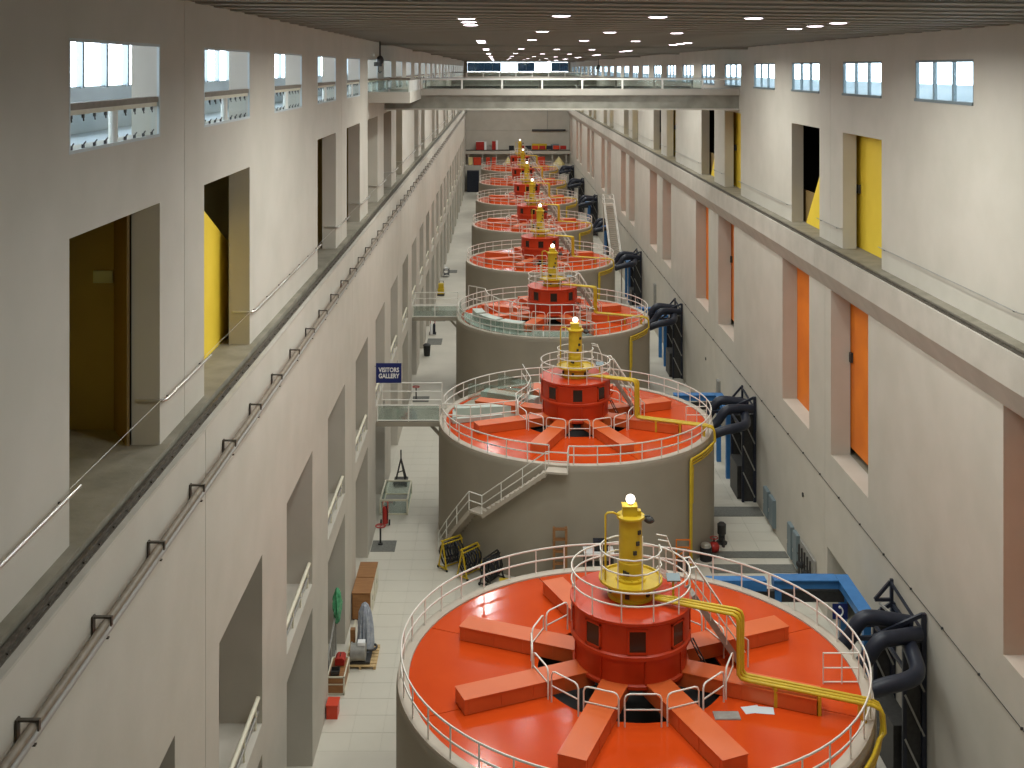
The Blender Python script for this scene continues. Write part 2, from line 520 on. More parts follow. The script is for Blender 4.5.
for i, g in enumerate(OPEN_LR):
    if i % 2 == 1:      # the far one of each pair: panel set flush at the back of the jamb
        MB().box(16.30, 16.36, g - 0.5, g + 5.8, 7.9, 15.9).obj('orange_panel', 'orange_wall', wr)
    else:
        MB().box(16.44, 16.50, g - 0.8, g + 7.5, 8.35, 15.9).obj('orange_panel', 'orange_wall', wr)
        MB().box(16.32, 16.44, g + 5.0, g + 5.25, 12.35, 12.8).obj('wall_box', 'dark_metal', wr)
for i, g in enumerate(OPEN_UR):
    if i % 2 == 1:
        MB().prism([(g - 2.4, ZG), (g + 4.9, ZG), (g - 0.3, 23.4), (g - 2.4, 23.4)], 16.44, 16.50, 'x').obj('yellow_partition', 'yellow_wall', wr)
        MB().box(16.52, 16.6, g - 2.4, g + GW + 1.0, ZG, 19.45).obj('brown_parapet', 'brown_wall', wr)
    else:
        MB().box(16.62, 16.68, g - 3.0, g + GW + 4.6, ZG, 24.0).obj('yellow_partition', 'yellow_wall', wr)
        MB().box(16.50, 16.62, g + 5.35, g + 5.65, 20.25, 20.65).obj('wall_box', 'dark_metal', wr)
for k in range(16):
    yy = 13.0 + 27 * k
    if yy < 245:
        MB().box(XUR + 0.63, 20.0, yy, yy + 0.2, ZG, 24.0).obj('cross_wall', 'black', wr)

# ------------------------------------------------------------------ end walls
wb = struct('wall_back', 'distant end wall of the hall with a band of windows under the ceiling')
for i in range(6):
    MB().box(-12, 20, Y_FAR, Y_FAR + 0.5, i * 4.15 + 0.02, (i + 1) * 4.15 - 0.02 if i < 5 else 25.2).obj('wall_course', 'wall', wb)
MB().box(-12, 20, Y_FAR + 0.2, Y_FAR + 0.6, 0, 25.2).obj('wall_core', 'concrete', wb)
MB().box(-12, 20, Y_FAR, Y_FAR + 0.5, 27.25, 28).obj('wall_header', 'concrete', wb)
MB().box(-12, -6.62, Y_FAR, Y_FAR + 0.5, 25.2, 27.25).obj('wall_end', 'concrete', wb)
MB().box(15.38, 20, Y_FAR, Y_FAR + 0.5, 25.2, 27.25).obj('wall_end', 'concrete', wb)
MB().tube([(7.4, Y_FAR - 0.25, 12.5), (14.7, Y_FAR - 0.25, 12.5)], 0.22, 8).obj('wall_duct', 'dark_metal', wb)
MB().tube([(10.8, Y_FAR - 0.15, 12.7), (10.8, Y_FAR - 0.15, 22)], 0.06, 6).obj('wall_pipe', 'grey_metal', wb)
wf = struct('wall_front', 'plain end wall behind the viewing point')
MB().box(-12, 20, Y_NEAR - 0.4, Y_NEAR, 0, 28).obj('wall_course', 'wall', wf)

# ------------------------------------------------------------------ windows
nwin = 0


def window_left(proto_only=False):
    root = struct('window_1', '')
    MB().box(XUL - 0.22, XUL - 0.02, 0, GW, 25.26, 25.38).obj('transom_beam', 'brown_pipe', root)
    MB().box(XUL - 0.20, XUL - 0.05, 0, GW, 25.17, 25.26).obj('transom_rail', 'cream', root)
    MB().tube([(XUL - 0.11, 2.55, 24.54), (XUL - 0.11, 2.55, 25.18)], 0.09, 10).obj('post', 'white', root, 40)
    for (a, b) in ((0.03, 2.43), (2.67, 5.22)):
        MB().box(XUL - 0.10, XUL - 0.085, a, b, 24.56, 25.16).obj('pane', 'glass', root)
    clip = MB()
    clip.box(-0.02, 0.02, -0.03, 0.03, 0, 0.07)
    clip.tube([(0, 0, 0.06), (0.03, 0.05, 0.12)], 0.014, 5)
    cm = clip.mesh('clip', 'dark_metal')
    for k in range(9):
        ob('clip', cm, root, (XUL - 0.09, 0.32 + 0.58 * k, 24.55))
        o = ob('clip', cm, root, (XUL - 0.09, 0.32 + 0.58 * k, 25.17))
        o.rotation_euler[0] = PI
    fr = MB()
    fr.box(XUL - 0.05, XUL + 0.004, -0.02, 0.05, 24.52, 26.52).box(XUL - 0.05, XUL + 0.004, GW - 0.05, GW + 0.02, 24.52, 26.52)
    fr.box(XUL - 0.05, XUL + 0.004, -0.02, GW + 0.02, 26.46, 26.52).box(XUL - 0.05, XUL + 0.004, -0.02, GW + 0.02, 24.50, 24.56)
    fr.obj('frame', 'pale_frame', root)
    return root


def window_right():
    root = struct('window_1', '')
    fr = MB()
    x0, x1 = XUR + 0.01, XUR + 0.13
    fr.box(x0, x1, 0, GW, 26.2, 26.3).box(x0 - 0.06, x1, 0, GW, 24.75, 24.86)
    fr.box(x0, x1, 0, 0.08, 24.8, 26.25).box(x0, x1, GW - 0.08, GW, 24.8, 26.25)
    fr.obj('frame', 'frame', root)
    for k in (1, 2):
        MB().box(x0, x1, GW * k / 3 - 0.06, GW * k / 3 + 0.06, 24.85, 26.2).obj('mullion', 'frame', root)
    for k in range(3):
        MB().box(x0 + 0.05, x0 + 0.062, GW * k / 3 + 0.06, GW * (k + 1) / 3 - 0.06, 24.85, 26.2).obj('pane', 'glass', root)
    return root


pl, pr = window_left(), window_right()
for side, proto, lst in (('left', pl, WIN_L), ('right', pr, WIN_R)):
    for i, g in enumerate(lst):
        o = proto if i == 0 else copy_tree(proto)
        nwin += 1
        o.name = 'window_%d' % nwin
        o.location = (0, g, 0)
        if side == 'left':
            o['label'] = 'clerestory opening with glass guard, %s to the camera in the left wall' % near(i)
        else:
            o['label'] = 'three-pane clerestory window, %s to the camera in the right wall' % near(i)
# far end windows
for k in range(12):
    x = -6.6 + 1.83 * k
    nwin += 1
    root = struct('window_%d' % nwin, '%s pane from the left in the high window band of the end wall' % on(k))
    MB().box(x, x + 1.75, Y_FAR + 0.2, Y_FAR + 0.24, 25.25, 27.2).obj('pane', 'glass' if k in (4, 5, 8, 9) else 'blue_glass', root)
    MB().box(x + 1.72, x + 1.83, Y_FAR + 0.1, Y_FAR + 0.3, 25.2, 27.25).obj('mullion', 'frame', root)
# parapet of the roof outside the right windows
tag(MB().box(21.5, 22.5, -5, 240, 24.3, 25.2).obj('trim_1', 'ext_concrete'), 'pale roof parapet outside the right windows', None, None, 'structure')
tag(MB().box(21.4, 22.4, -5, 240, 0, 24.3).obj('trim_2', 'ext_concrete'), 'outer wall below the roof parapet', None, None, 'structure')

# ------------------------------------------------------------------ ceiling lamps
lh = MB().lathe([(0, 0.10), (0.31, 0.10), (0.31, -0.01), (0.27, -0.015)], 20).mesh('housing', 'grey_metal', 40)
ld = MB().lathe([(0, -0.03), (0.20, -0.028), (0.27, -0.008), (0.27, 0.05)], 20).mesh('diffuser', 'lamp', 60)
la = bpy.data.lights.new('downlight', 'AREA')
la.shape = 'DISK'
la.size = 0.5
la.energy = LAMP_W
la.color = (0.955, 0.99, 0.945)
la.spread = LAMP_SPREAD


def zc(x):
    return ZTL + (ZTR - ZTL) * (x - XUL) / (XUR - XUL)


def lamp(x, yy, label):
    z = zc(x) - 0.02
    t = thing('ceiling_lamp', label, 'lamp', (x, yy, z), 0, 'round ceiling downlights')
    ob('housing', lh, t)
    ob('diffuser', ld, t)
    o = ob('downlight', la, t, (0, 0, -0.045))
    return t


rows = [(1.76, 'left of centre', 13.5, 31.5), (4.44, 'above the generator axis', 13.5, 31.5), (7.1, 'right of centre', 13.5, 31.5)]
for x, nm, p, y0 in rows:
    k = 0
    yy = y0 - 13.5
    j = 0
    while yy < 242:
        lamp(x, yy, 'round ceiling downlight, %s to the camera in the row %s' % (near(j), nm))
        yy += p
        j += 1
for x, nm in ((-0.93, 'by the left wall'), (10.2, 'by the right wall')):
    j = 0
    for k in range(0, 8):
        for q in range(3):
            yy = 34 + 27 * k + 2.5 * q
            lamp(x, yy, 'round ceiling downlight, %s to the camera in the clustered row %s' % (near(j), nm))
            j += 1


# ------------------------------------------------------------------ generators
ZR = 5.9        # generator deck level
RH = 7.8


def pol(r, deg, z=0.0):
    a = math.radians(deg)
    return (r * math.cos(a), r * math.sin(a), z)


def arc_pts(r, a0, a1, z, n):
    return [pol(r, a0 + (a1 - a0) * k / n, z) for k in range(n + 1)]


def frame_at(r, deg, z=0.0):
    return Matrix.Translation(pol(r, deg, z)) @ Matrix.Rotation(math.radians(deg), 4, 'Z')


def make_generator():
    g = thing('generator', '', 'generator', (0, 0, 0), 0, 'generators down the hall')
    h = MB()
    h.lathe([(RH - 0.02, 0), (RH, 0.02), (RH, ZR - 0.30), (RH - 0.01, ZR - 0.12), (RH - 0.05, ZR - 0.05), (RH - 0.2, ZR - 0.03), (3.15, ZR - 0.08), (3.15, 4.6), (0, 4.6)], 96)
    h.obj('housing', 'housing', g, 30)
    MB().solid_ring(7.39, 7.76, ZR - 0.06, ZR + 0.05, 96).obj('rim_curb', 'rim', g, 30)
    d = MB().solid_ring(3.1, 7.385, ZR - 0.05, ZR, 12, math.radians(-22.35), math.radians(22.35)).mesh('deck_plate', 'deck')
    for k in range(8):
        ob('deck_plate', d, g, None, math.radians(45 * k))
    MB().lathe([(0, 4.62), (3.1, 4.62), (3.1, ZR - 0.05)], 48).obj('pit_shade', 'black', g)  # black sheet painted in for the shade inside the pit
    b = MB()
    b.box(1.55, 6.08, -0.42, 0.42, ZR + 0.02, ZR + 0.46)
    b.box(1.55, 6.10, -0.44, 0.44, ZR + 0.46, ZR + 0.50)
    for xx in (2.6, 3.7, 4.8, 5.9):
        b.box(xx, xx + 0.04, -0.435, 0.435, ZR + 0.02, ZR + 0.46)
    bm_ = b.mesh('radial_beam', 'beam')
    for k in range(8):
        ob('radial_beam', bm_, g, None, math.radians(22.5 + 45 * k))
    # drum
    dr = MB()
    dr.lathe([(0, ZR + 0.3), (1.86, ZR + 0.3), (1.93, ZR + 0.36), (1.93, ZR + 0.46), (1.86, ZR + 0.5), (1.86, ZR + 1.28), (2.0, ZR + 1.3), (2.0, ZR + 1.42),
              (1.93, ZR + 1.46), (1.93, ZR + 2.36), (2.02, ZR + 2.42), (2.02, ZR + 2.5), (1.92, ZR + 2.52), (0, ZR + 2.52)], 64)
    drum = dr.obj('drum', 'drum', g, 30)
    rib = MB().box(1.86, 1.90, -0.02, 0.02, ZR + 0.46, ZR + 1.3).mesh('seam_rib', 'drum')
    for k in range(8):
        ob('seam_rib', rib, drum, None, math.radians(8 + 45 * k))
    wf_ = MB()
    for y0, y1, z0, z1 in ((-.32, .32, ZR + 2.22, ZR + 2.28), (-.32, .32, ZR + 1.5, ZR + 1.56), (-.32, -.26, ZR + 1.5, ZR + 2.28), (.26, .32, ZR + 1.5, ZR + 2.28)):
        wf_.box(1.86, 1.955, y0, y1, z0, z1)
    wfm = wf_.mesh('window_surround', 'drum')
    wpm = MB().box(1.85, 1.935, -.26, .26, ZR + 1.56, ZR + 2.22).mesh('window_pane', 'pane_dark')
    for k in range(8):
        ob('window_surround', wfm, drum, None, math.radians(45 * k))
        ob('window_pane', wpm, drum, None, math.radians(45 * k))
    # yellow head
    zt = ZR + 2.52
    hb = MB()
    hb.lathe([(0, zt), (0.78, zt), (0.78, zt + 0.06), (0.70, zt + 0.08), (0.70, zt + 0.40), (1.02, zt + 0.50), (1.06, zt + 0.52), (1.06, zt + 0.60), (1.0, zt + 0.60),
              (0.98, zt + 0.54), (0.45, zt + 0.52), (0, zt + 0.52)], 48)
    dish = hb.obj('exciter_dish', 'yellow', g, 30)
    for k in range(6):
        m = MB()
        m.box(0.66, 0.76, -0.07, 0.07, zt + 0.16, zt + 0.30, Matrix.Rotation(math.radians(15 + 60 * k), 4, 'Z'))
        m.obj('vent_port', 'dark_metal', dish)
    tw = MB()
    t0 = zt + 0.52
    tw.lathe([(0.50, t0), (0.50, t0 + 0.08), (0.40, t0 + 0.10), (0.40, t0 + 0.62), (0.385, t0 + 0.64), (0.385, t0 + 2.02), (0.47, t0 + 2.06), (0.47, t0 + 2.13), (0.30, t0 + 2.15), (0, t0 + 2.15)], 32)
    tower = tw.obj('exciter_tower', 'yellow', g, 30)
    for a, z in ((250, 0.25), (285, 0.95), (310, 1.6), (300, 1.25), (235, 0.28)):
        m = MB()
        m.box(0.36, 0.43, -0.06, 0.06, t0 + z, t0 + z + 0.13, Matrix.Rotation(math.radians(a), 4, 'Z'))
        m.obj('sensor_box', 'dark_metal', tower)
    for k in range(12):
        MB().cyl(*pol(0.44, 30 * k)[:2], t0 + 0.08, t0 + 0.13, 0.025, 6).obj('flange_bolt', 'yellow', tower)
    tb = MB().box(-0.27, 0.20, -0.20, 0.20, t0 + 2.15, t0 + 2.44)
    tb.box(-0.29, 0.22, -0.22, 0.22, t0 + 2.44, t0 + 2.48)
    tb.box(0.20, 0.34, -0.12, 0.12, t0 + 2.15, t0 + 2.30)
    hat = tb.obj('head_box', 'yellow', g)
    MB().cyl(0, 0, t0 + 2.48, t0 + 2.53, 0.07, 12).obj('lamp_socket', 'grey_metal', hat)
    gl = MB().sphere((0, 0, t0 + 2.66), 0.155, 20, 12).obj('lamp_globe', 'globe', g, 60)
    gl['label'] = 'glowing white globe lamp'
    MB().tube([(-0.85, -0.15, zt + 0.55), (-0.85, -0.15, t0 + 2.2), (-0.78, -0.15, t0 + 2.26), (-0.6, -0.12, t0 + 2.26), (-0.34, -0.05, t0 + 2.12)], 0.035, 8).obj('side_pipe', 'yellow', tower, 60)
    v = MB()
    v.tube([(0.42, -0.05, t0 + 2.1), (0.62, -0.08, t0 + 2.12), (0.72, -0.1, t0 + 2.0)], 0.04, 8)
    v.blob((0.62, -0.1, t0 + 2.0), 0.16, 0.12, 0.12, 0.15)
    v.obj('valve', 'dark_metal', tower)

    q = MB()
    q.tube([pol(1.45, -22, zt), pol(1.45, -22, zt + .75)], 0.04, 8)
    q.obj('console_post', 'yellow', g)
    q = MB()
    q.box(-.22, .22, -.16, .16, 0, .06, Matrix.Translation(pol(1.45, -22, zt + .78)) @ Matrix.Rotation(.4, 4, 'X'))
    q.obj('console', 'frame', g)
    q = MB()
    for s in (-.22, .22):
        q.tube([(1.0, .75 + s, zt + 1.6), (1.35, .85 + s, zt + 1.5), (1.6, .95 + s, zt + .9), (1.65, .97 + s, zt)], .024, 6)
        q.bar((1.02, .72 + s, zt + .5), (1.6, .95 + s, zt + .02), .04, .1)
    q.obj('dish_step_rail', 'white', g, 60)
    # railings: rails are one part, every post a sub-part
    def railing(name, r, z, hs, nposts, tr, a0=None, a1=None, m='white'):
        q = MB()
        for hh in hs:
            if a0 is None:
                q.ring(r, z + hh, tr, max(40, int(r * 14)))
            else:
                q.ring(r, z + hh, tr, max(12, int(r * 10 * abs(a1 - a0) / 6.3)), 6, a0, a1)
        rl = q.obj(name, m, g, 60)
        pm = MB().tube([(r, 0, z), (r, 0, z + hs[0])], tr * 0.85, 6).mesh('post', m, 60)
        for k in range(nposts):
            a = (2 * PI * (k + .5) / nposts) if a0 is None else a0 + (a1 - a0) * k / (nposts - 1)
            ob('post', pm, rl, None, a)
        return rl
    g['_rail'] = 1
    railing('drum_railing', 1.97, zt, (0.92, 0.5), 12, 0.028)
    railing('dish_railing', 1.03, zt + 0.55, (1.0, 0.52), 8, 0.025, math.radians(60), math.radians(375))
    # guard hoops round the pit
    hp = MB()
    R = 3.3
    hw = 0.56
    P = [(R, -hw, ZR), (R, -hw, ZR + 0.85), (R, -hw + 0.05, ZR + 0.96), (R, -hw + 0.15, ZR + 1.0), (R, hw - 0.15, ZR + 1.0), (R, hw - 0.05, ZR + 0.96), (R, hw, ZR + 0.85), (R, hw, ZR)]
    hp.tube(P, 0.028, 6)
    hp.tube([(R, -hw, ZR + 0.52), (R, hw, ZR + 0.52)], 0.024, 6)
    hm = hp.mesh('guard_hoop', 'white', 60)
    for k in range(16):
        if k in (0,):
            continue
        ob('guard_hoop', hm, g, None, math.radians(22.5 * k))
    # ship ladder up to the drum top
    st = MB()
    A = math.radians(8)
    mtx = Matrix.Rotation(A, 4, 'Z')

    def T(x, y, z):
        return tuple(mtx @ Vector((x, y, z)))
    for s in (-1, 1):
        st.bar(T(2.05, 0.36 * s, zt - 0.02), T(3.75, 0.36 * s, ZR + 0.02), 0.05, 0.2)
    stair = st.obj('drum_stair', 'grey_metal', g)
    for k in range(10):
        f = (k + 0.5) / 10
        x, z = 2.05 + 1.7 * f, zt - (zt - ZR) * f
        MB().box(x - 0.11, x + 0.11, -0.34, 0.34, z - 0.02, z + 0.02, mtx).obj('tread', 'grey_metal', stair)
    for s in (-1, 1):
        q = MB()
        q.tube([T(1.95, 0.38 * s, zt + 0.92), T(2.15, 0.38 * s, zt + 0.95), T(3.75, 0.38 * s, ZR + 1.05), T(3.95, 0.38 * s, ZR + 0.9), T(3.95, 0.38 * s, ZR)], 0.026, 6)
        q.tube([T(2.05, 0.38 * s, zt + 0.45), T(3.85, 0.38 * s, ZR + 0.5)], 0.022, 6)
        for f in (0.05, 0.35, 0.68):
            x, z = 2.05 + 1.7 * f, zt - (zt - ZR) * f
            q.tube([T(x, 0.38 * s, z), T(x, 0.38 * s, z + 1.0)], 0.02, 6)
        q.obj('stair_rail', 'white', stair, 60)
    # leaning ladder
    q = MB()
    for s in (-0.22, 0.22):
        q.tube([(1.95 + s * .3, -0.15 - s, ZR + 1.25), (2.7 + s * .3, -0.3 - s, ZR - 0.2)], 0.025, 6)
    lad = q.obj('pit_ladder', 'dark_metal', g)
    for k in range(5):
        f = (k + 0.5) / 5
        x, yy, z = 1.95 + .75 * f, -0.15 - 0.15 * f, ZR + 1.25 - 1.45 * f
        MB().tube([(x - .066, yy + .22, z), (x + .066, yy - .22, z)], 0.016, 5).obj('rung', 'steel', lad)
    # yellow pipes
    for k, s in enumerate((-0.19, 0.0, 0.19)):
        P = [(0.72, -0.55 + s * 0.6, zt + 0.16), (1.3, -0.85 + s, zt + 0.20), (3.15 + s * .5, -1.55 + s, zt + 0.16), (3.28 + s * .6, -1.6 + s, zt + 0.10), (3.33 + s * .6, -1.62 + s, zt - .04),
             (3.33 + s * .6, -1.62 + s, ZR + 0.80), (3.40 + s * .5, -1.63 + s, ZR + 0.68), (3.55, -1.7 + s, ZR + 0.64), (7.05, -3.02 + s, ZR + 0.60), (7.25 + .02 * k, -3.1 + s, ZR + 0.52), (7.32 + .02 * k, -3.12 + s, ZR + 0.38), (7.36 + .02 * k, -3.14 + s, ZR - 0.15)]
        e0 = 0.15 * k
        P += [pol(RH + 0.14, -26 - 1.0 * q_, ZR - 0.28 - 0.1 * q_ / 18 - e0) for q_ in (0, 6, 12, 18)]
        P += [pol(RH + 0.14, -44.6 + .7 * k, ZR - 0.5 - e0), pol(RH + 0.14, -44.8 + .7 * k, (0.0, 0.0, 3.2)[k])]
        MB().tube(P, (0.062, 0.055, 0.05)[k], 8).obj('yellow_pipe', 'yellow', g, 60)
    for f in (0.0, 0.5, 1.0):
        x, yy = 4.3 + 2.5 * f, -1.98 - 0.94 * f
        MB().box(x - .05, x + .05, yy - .28, yy + .28, ZR, ZR + 0.58).obj('pipe_support', 'yellow', g)
    # small guard by the rim on the right
    q = MB()
    for z in (1.0, 0.52, 0.06):
        q.tube([pol(6.25, -8, ZR + z), pol(7.4, -6.7, ZR + z)], 0.024, 6)
    for r_ in (6.25, 6.85, 7.4):
        q.tube([pol(r_, -8 + (r_ - 6.25) * 1.1, ZR), pol(r_, -8 + (r_ - 6.25) * 1.1, ZR + 1.02)], 0.022, 6)
    q.obj('rim_guard', 'white', g, 60)
    return g, railing


gen0, railing_fn = make_generator()
glabels = ['nearest orange generator, cut by the bottom of the picture', 'second generator from the camera, with curved stair and visitors gallery bridge',
           'third generator from the camera, with a glass-fenced visitors walkway', 'fourth orange generator from the camera',
           'fifth orange generator from the camera', 'sixth orange generator from the camera', 'seventh orange generator from the camera',
           'eighth and farthest orange generator from the camera']
GENS = []
for i in range(8):
    g = gen0 if i == 0 else copy_tree(gen0)
    g.location = (GXC, GY0 + PITCH * i, 0)
    g['label'] = glabels[i]
    if '_rail' in g:
        del g['_rail']
    GENS.append(g)

# rim railings (gates differ per generator)
NP, RR = 40, 7.64
pm = MB().tube([(RR, 0, ZR), (RR, 0, ZR + 1.0)], 0.028, 6).mesh('post', 'white', 60)
full = MB()
for hh in (1.0, 0.55):
    full.ring(RR, ZR + hh, 0.034, 96)
full = full.mesh('rim_railing', 'white', 60)
# generator 2: gaps at the stair landing and at the gallery bridge
gaps2 = [(256, 263.5), (172, 190)]


def gap_mesh(gaps):
    q = MB()
    gs = sorted((b, a2) for (a, b), (a2, b2) in zip(sorted(gaps), sorted(gaps)[1:] + [(sorted(gaps)[0][0] + 360, 0)]))
    for a, b in gs:
        for hh in (1.0, 0.55):
            q.ring(RR, ZR + hh, 0.034, int((b - a) / 3) + 2, 6, math.radians(a), math.radians(b))
        for e in (a, b):
            q.tube([pol(RR, e, ZR), pol(RR, e, ZR + 1.0)], 0.03, 6)
    return q.mesh('rim_railing', 'white', 60)


for i, g in enumerate(GENS):
    gaps = {1: gaps2, 2: [(172, 190)]}.get(i, [])
    rl = ob('rim_railing', gap_mesh(gaps) if len(gaps) > 1 else full, g)
    for k in range(NP):
        a = 360 * (k + 0.5) / NP
        if any(x0 < a < x1 for x0, x1 in gaps):
            continue
        ob('post', pm, rl, None, math.radians(a))

# --- generator 2: curved stair down the housing
g = GENS[1]
st = thing('curved_stair', '', 'stair', (0, 0, 0))
COLstair = st
st.parent = g
del st['category']
lab = MB()
ang0, ang1 = 256.0, 231.0
MB().solid_ring(RH + 0.01, RH + 0.75, ZR - 0.14, ZR - 0.04, 4, math.radians(256), math.radians(263.5)).obj('landing', 'rim', st)
MB().solid_ring(RH + 0.01, RH + 0.75, 3.02, 3.12, 4, math.radians(226), math.radians(232)).obj('landing', 'rim', st)


def flight(a0, a1, z0, z1, n):
    for k in range(n):
        f = (k + 0.5) / n
        a = a0 + (a1 - a0) * f
        z = z0 + (z1 - z0) * (k + 1) / (n + 1)
        da = abs(a1 - a0) / n * 0.52
        MB().solid_ring(RH + 0.02, RH + 0.72, z - 0.13, z, 1, math.radians(a - da), math.radians(a + da)).obj('tread', 'rim', st)
    for r_ in (RH + 0.73,):
        q = MB()
        pts = [pol(r_, a0 + (a1 - a0) * k / 12, z0 + (z1 - z0) * k / 12) for k in range(13)]
        for hh in (0.95, 0.5):
            q.tube([(p[0], p[1], p[2] + hh) for p in pts], 0.028, 6)
        for k in (0, 4, 8, 12):
            q.tube([pts[k], (pts[k][0], pts[k][1], pts[k][2] + 0.95)], 0.026, 6)
        q.obj('stair_rail', 'white', st, 60)
        q = MB()
        for k in range(12):
            a, b = Vector(pts[k]), Vector(pts[k + 1])
            q.bar(a - Vector((0, 0, .12)), b - Vector((0, 0, .12)), 0.04, 0.2)
        q.obj('stringer', 'rim', st)


flight(256, 232, ZR - 0.04, 3.12, 13)
flight(226, 206.5, 3.12, 0.0, 14)
q = MB()
for hh in (0.95, 0.5):
    q.tube([pol(RH + .73, 226, 3.12 + hh), pol(RH + .73, 232, 3.12 + hh)], 0.028, 6)
    q.tube([pol(RH + .73, 256, ZR + hh), pol(RH + .73, 263.5, ZR + hh), pol(RH - .2, 263.5, ZR + hh)], 0.028, 6)
q.tube([pol(RH + .73, 263.5, ZR - .1), pol(RH + .73, 263.5, ZR + .95)], 0.028, 6)
q.obj('landing_rail', 'white', st, 60)

# --- generator 2: visitors enclosure on the left-rear deck
q = MB().solid_ring(3.4, 7.1, ZR + 0.005, ZR + 0.03, 16, math.radians(117), math.radians(184))
q.obj('dark_gap_sheet', 'housing', g)  # sheet stands in for the dark open gaps left by missing deck plates
for r0, a0, r1, a1, wd, hh in ((3.3, 152, 7.0, 172, .75, .42), (3.4, 128, 6.9, 140, .8, .42), (7.05, 186, 4.2, 178, .3, .25), (7.0, 172, 6.9, 186, .25, .25)):
    q = MB().bar(pol(r0, a0, ZR + .03 + hh / 2), pol(r1, a1, ZR + .03 + hh / 2), wd, hh)
    q.obj('pale_support_beam', 'pale_green', g)
for r0, a0, r1, a1 in ((7.2, 150, 3.5, 140), (7.2, 128, 4.3, 122)):
    MB().bar(pol(r0, a0, ZR + .6), pol(r1, a1, ZR + .6), .02, 1.0).obj('glass_panel', 'green_glass', g)
vis = MB()
line = [(RR, 190), (6.2, 196), (5.0, 195), (3.45, 192), (3.45, 170), (3.5, 140), (4.6, 122), (RR, 112)]
for hh in (1.3, 0.7):
    vis.tube([pol(r_, a_, ZR + hh) for r_, a_ in line], 0.032, 6)
for (r0, a0), (r1, a1) in zip(line, line[1:]):
    for f in (0.0, 0.5):
        p0, p1 = Vector(pol(r0, a0, ZR)), Vector(pol(r1, a1, ZR))
        p = p0 + (p1 - p0) * f
        vis.tube([p, p + Vector((0, 0, 1.3))], 0.032, 6)
vis.obj('gallery_railing', 'white', g, 60)

# --- generator 3: glass-fenced walkway along the front-left rim
g = GENS[2]
MB().solid_ring(5.35, 7.2, ZR + 0.005, ZR + 0.04, 30, math.radians(172), math.radians(292)).obj('walkway', 'pale_green', g)
for k in range(12):
    a0 = 172 + 10 * k
    MB().solid_ring(7.50, 7.52, ZR + 0.08, ZR + 0.98, 3, math.radians(a0 + .4), math.radians(a0 + 9.6)).obj('glass_panel', 'green_glass', g)
q = MB()
inner = [(7.3, 160), (5.6, 168), (5.3, 190), (5.3, 215), (5.25, 240), (5.25, 265), (5.3, 285), (6.2, 292), (7.3, 293)]
for hh in (2.0, 0.95):
    q.tube([pol(r_, a_, ZR + hh) for r_, a_ in inner], 0.036, 6)
q.obj('walkway_railing', 'white', g, 60)
for (r0, a0), (r1, a1) in zip(inner, inner[1:]):
    for f in (0.0, 0.5):
        p0, p1 = Vector(pol(r0, a0, ZR)), Vector(pol(r1, a1, ZR))
        p = p0 + (p1 - p0) * f
        MB().tube([p, p + Vector((0, 0, 2.0))], 0.036, 6).obj('walkway_post', 'white', g)
for a0, a1 in ((185, 200), (204, 225), (228, 246)):
    q = MB().solid_ring(5.7, 6.5, ZR + 0.04, ZR + 0.75, 5, math.radians(a0), math.radians(a1))
    q.obj('display_case', 'pale_green', g)

# ------------------------------------------------------------------ visitor bridges from the left wall
def visitor_bridge(yb, label, group='visitors gallery bridges'):
    t = thing('access_bridge', label, 'bridge', (0, yb, 0), 0, group)
    x0, x1 = XL + 0.01, -3.3
    MB().box(x0, x1, 0, 2.6, ZR - 0.28, ZR - 0.02).obj('deck', 'housing', t)
    MB().box(x0, x1 + .3, 0.1, 2.5, ZR - 0.02, ZR + 0.01).obj('floor_mat', 'concrete', t)
    q = MB()
    for z in (0.92, 0.06):
        q.tube([(x0, 0.05, ZR + z), (x1, 0.05, ZR + z)], 0.035, 6)
    q.obj('front_rail', 'white', t)
    q = MB()
    for z in (1.5, 1.0, 0.5):
        q.tube([(x0, 2.55, ZR + z), (x1, 2.55, ZR + z)], 0.032, 6)
    q.obj('rear_rail', 'white', t)
    for k in range(3):
        x = x0 + 0.05 + (x1 - x0 - 0.05) * k / 2
        MB().tube([(x, 0.05, ZR), (x, 0.05, ZR + 0.92)], 0.032, 6).obj('post', 'white', t)
        MB().tube([(x, 2.55, ZR), (x, 2.55, ZR + 1.5)], 0.032, 6).obj('post', 'white', t)
        if k < 2:
            xx = x0 + (x1 - x0) * (k + 1) / 2
            MB().box(x + .04, xx - .04, 0.04, 0.055, ZR + 0.1, ZR + 0.88).obj('glass_panel', 'green_glass', t)
    MB().bar((x1 - .6, .3, ZR - .2), (x1 + .05, .3, ZR - .9), 0.2, 0.15).obj('haunch', 'housing', t)
    return t


visitor_bridge(64.5, 'white-railed access bridge under the visitors gallery sign')
visitor_bridge(91.5, 'white-railed access bridge from the left wall to the third generator')


def text_mesh(txt, size, m, ext=0.004, off=0.0):
    cu = bpy.data.curves.new('lettering', 'FONT')
    cu.body = txt
    cu.size = size
    cu.extrude = ext
    cu.offset = off
    cu.align_x = 'CENTER'
    cu.align_y = 'CENTER'
    cu.resolution_u = 3
    o = bpy.data.objects.new('lettering', cu)
    COL.objects.link(o)
    dg = bpy.context.evaluated_depsgraph_get()
    me = bpy.data.meshes.new_from_object(o.evaluated_get(dg))
    bpy.data.objects.remove(o)
    me.materials.clear()
    me.materials.append(M[m])
    return me


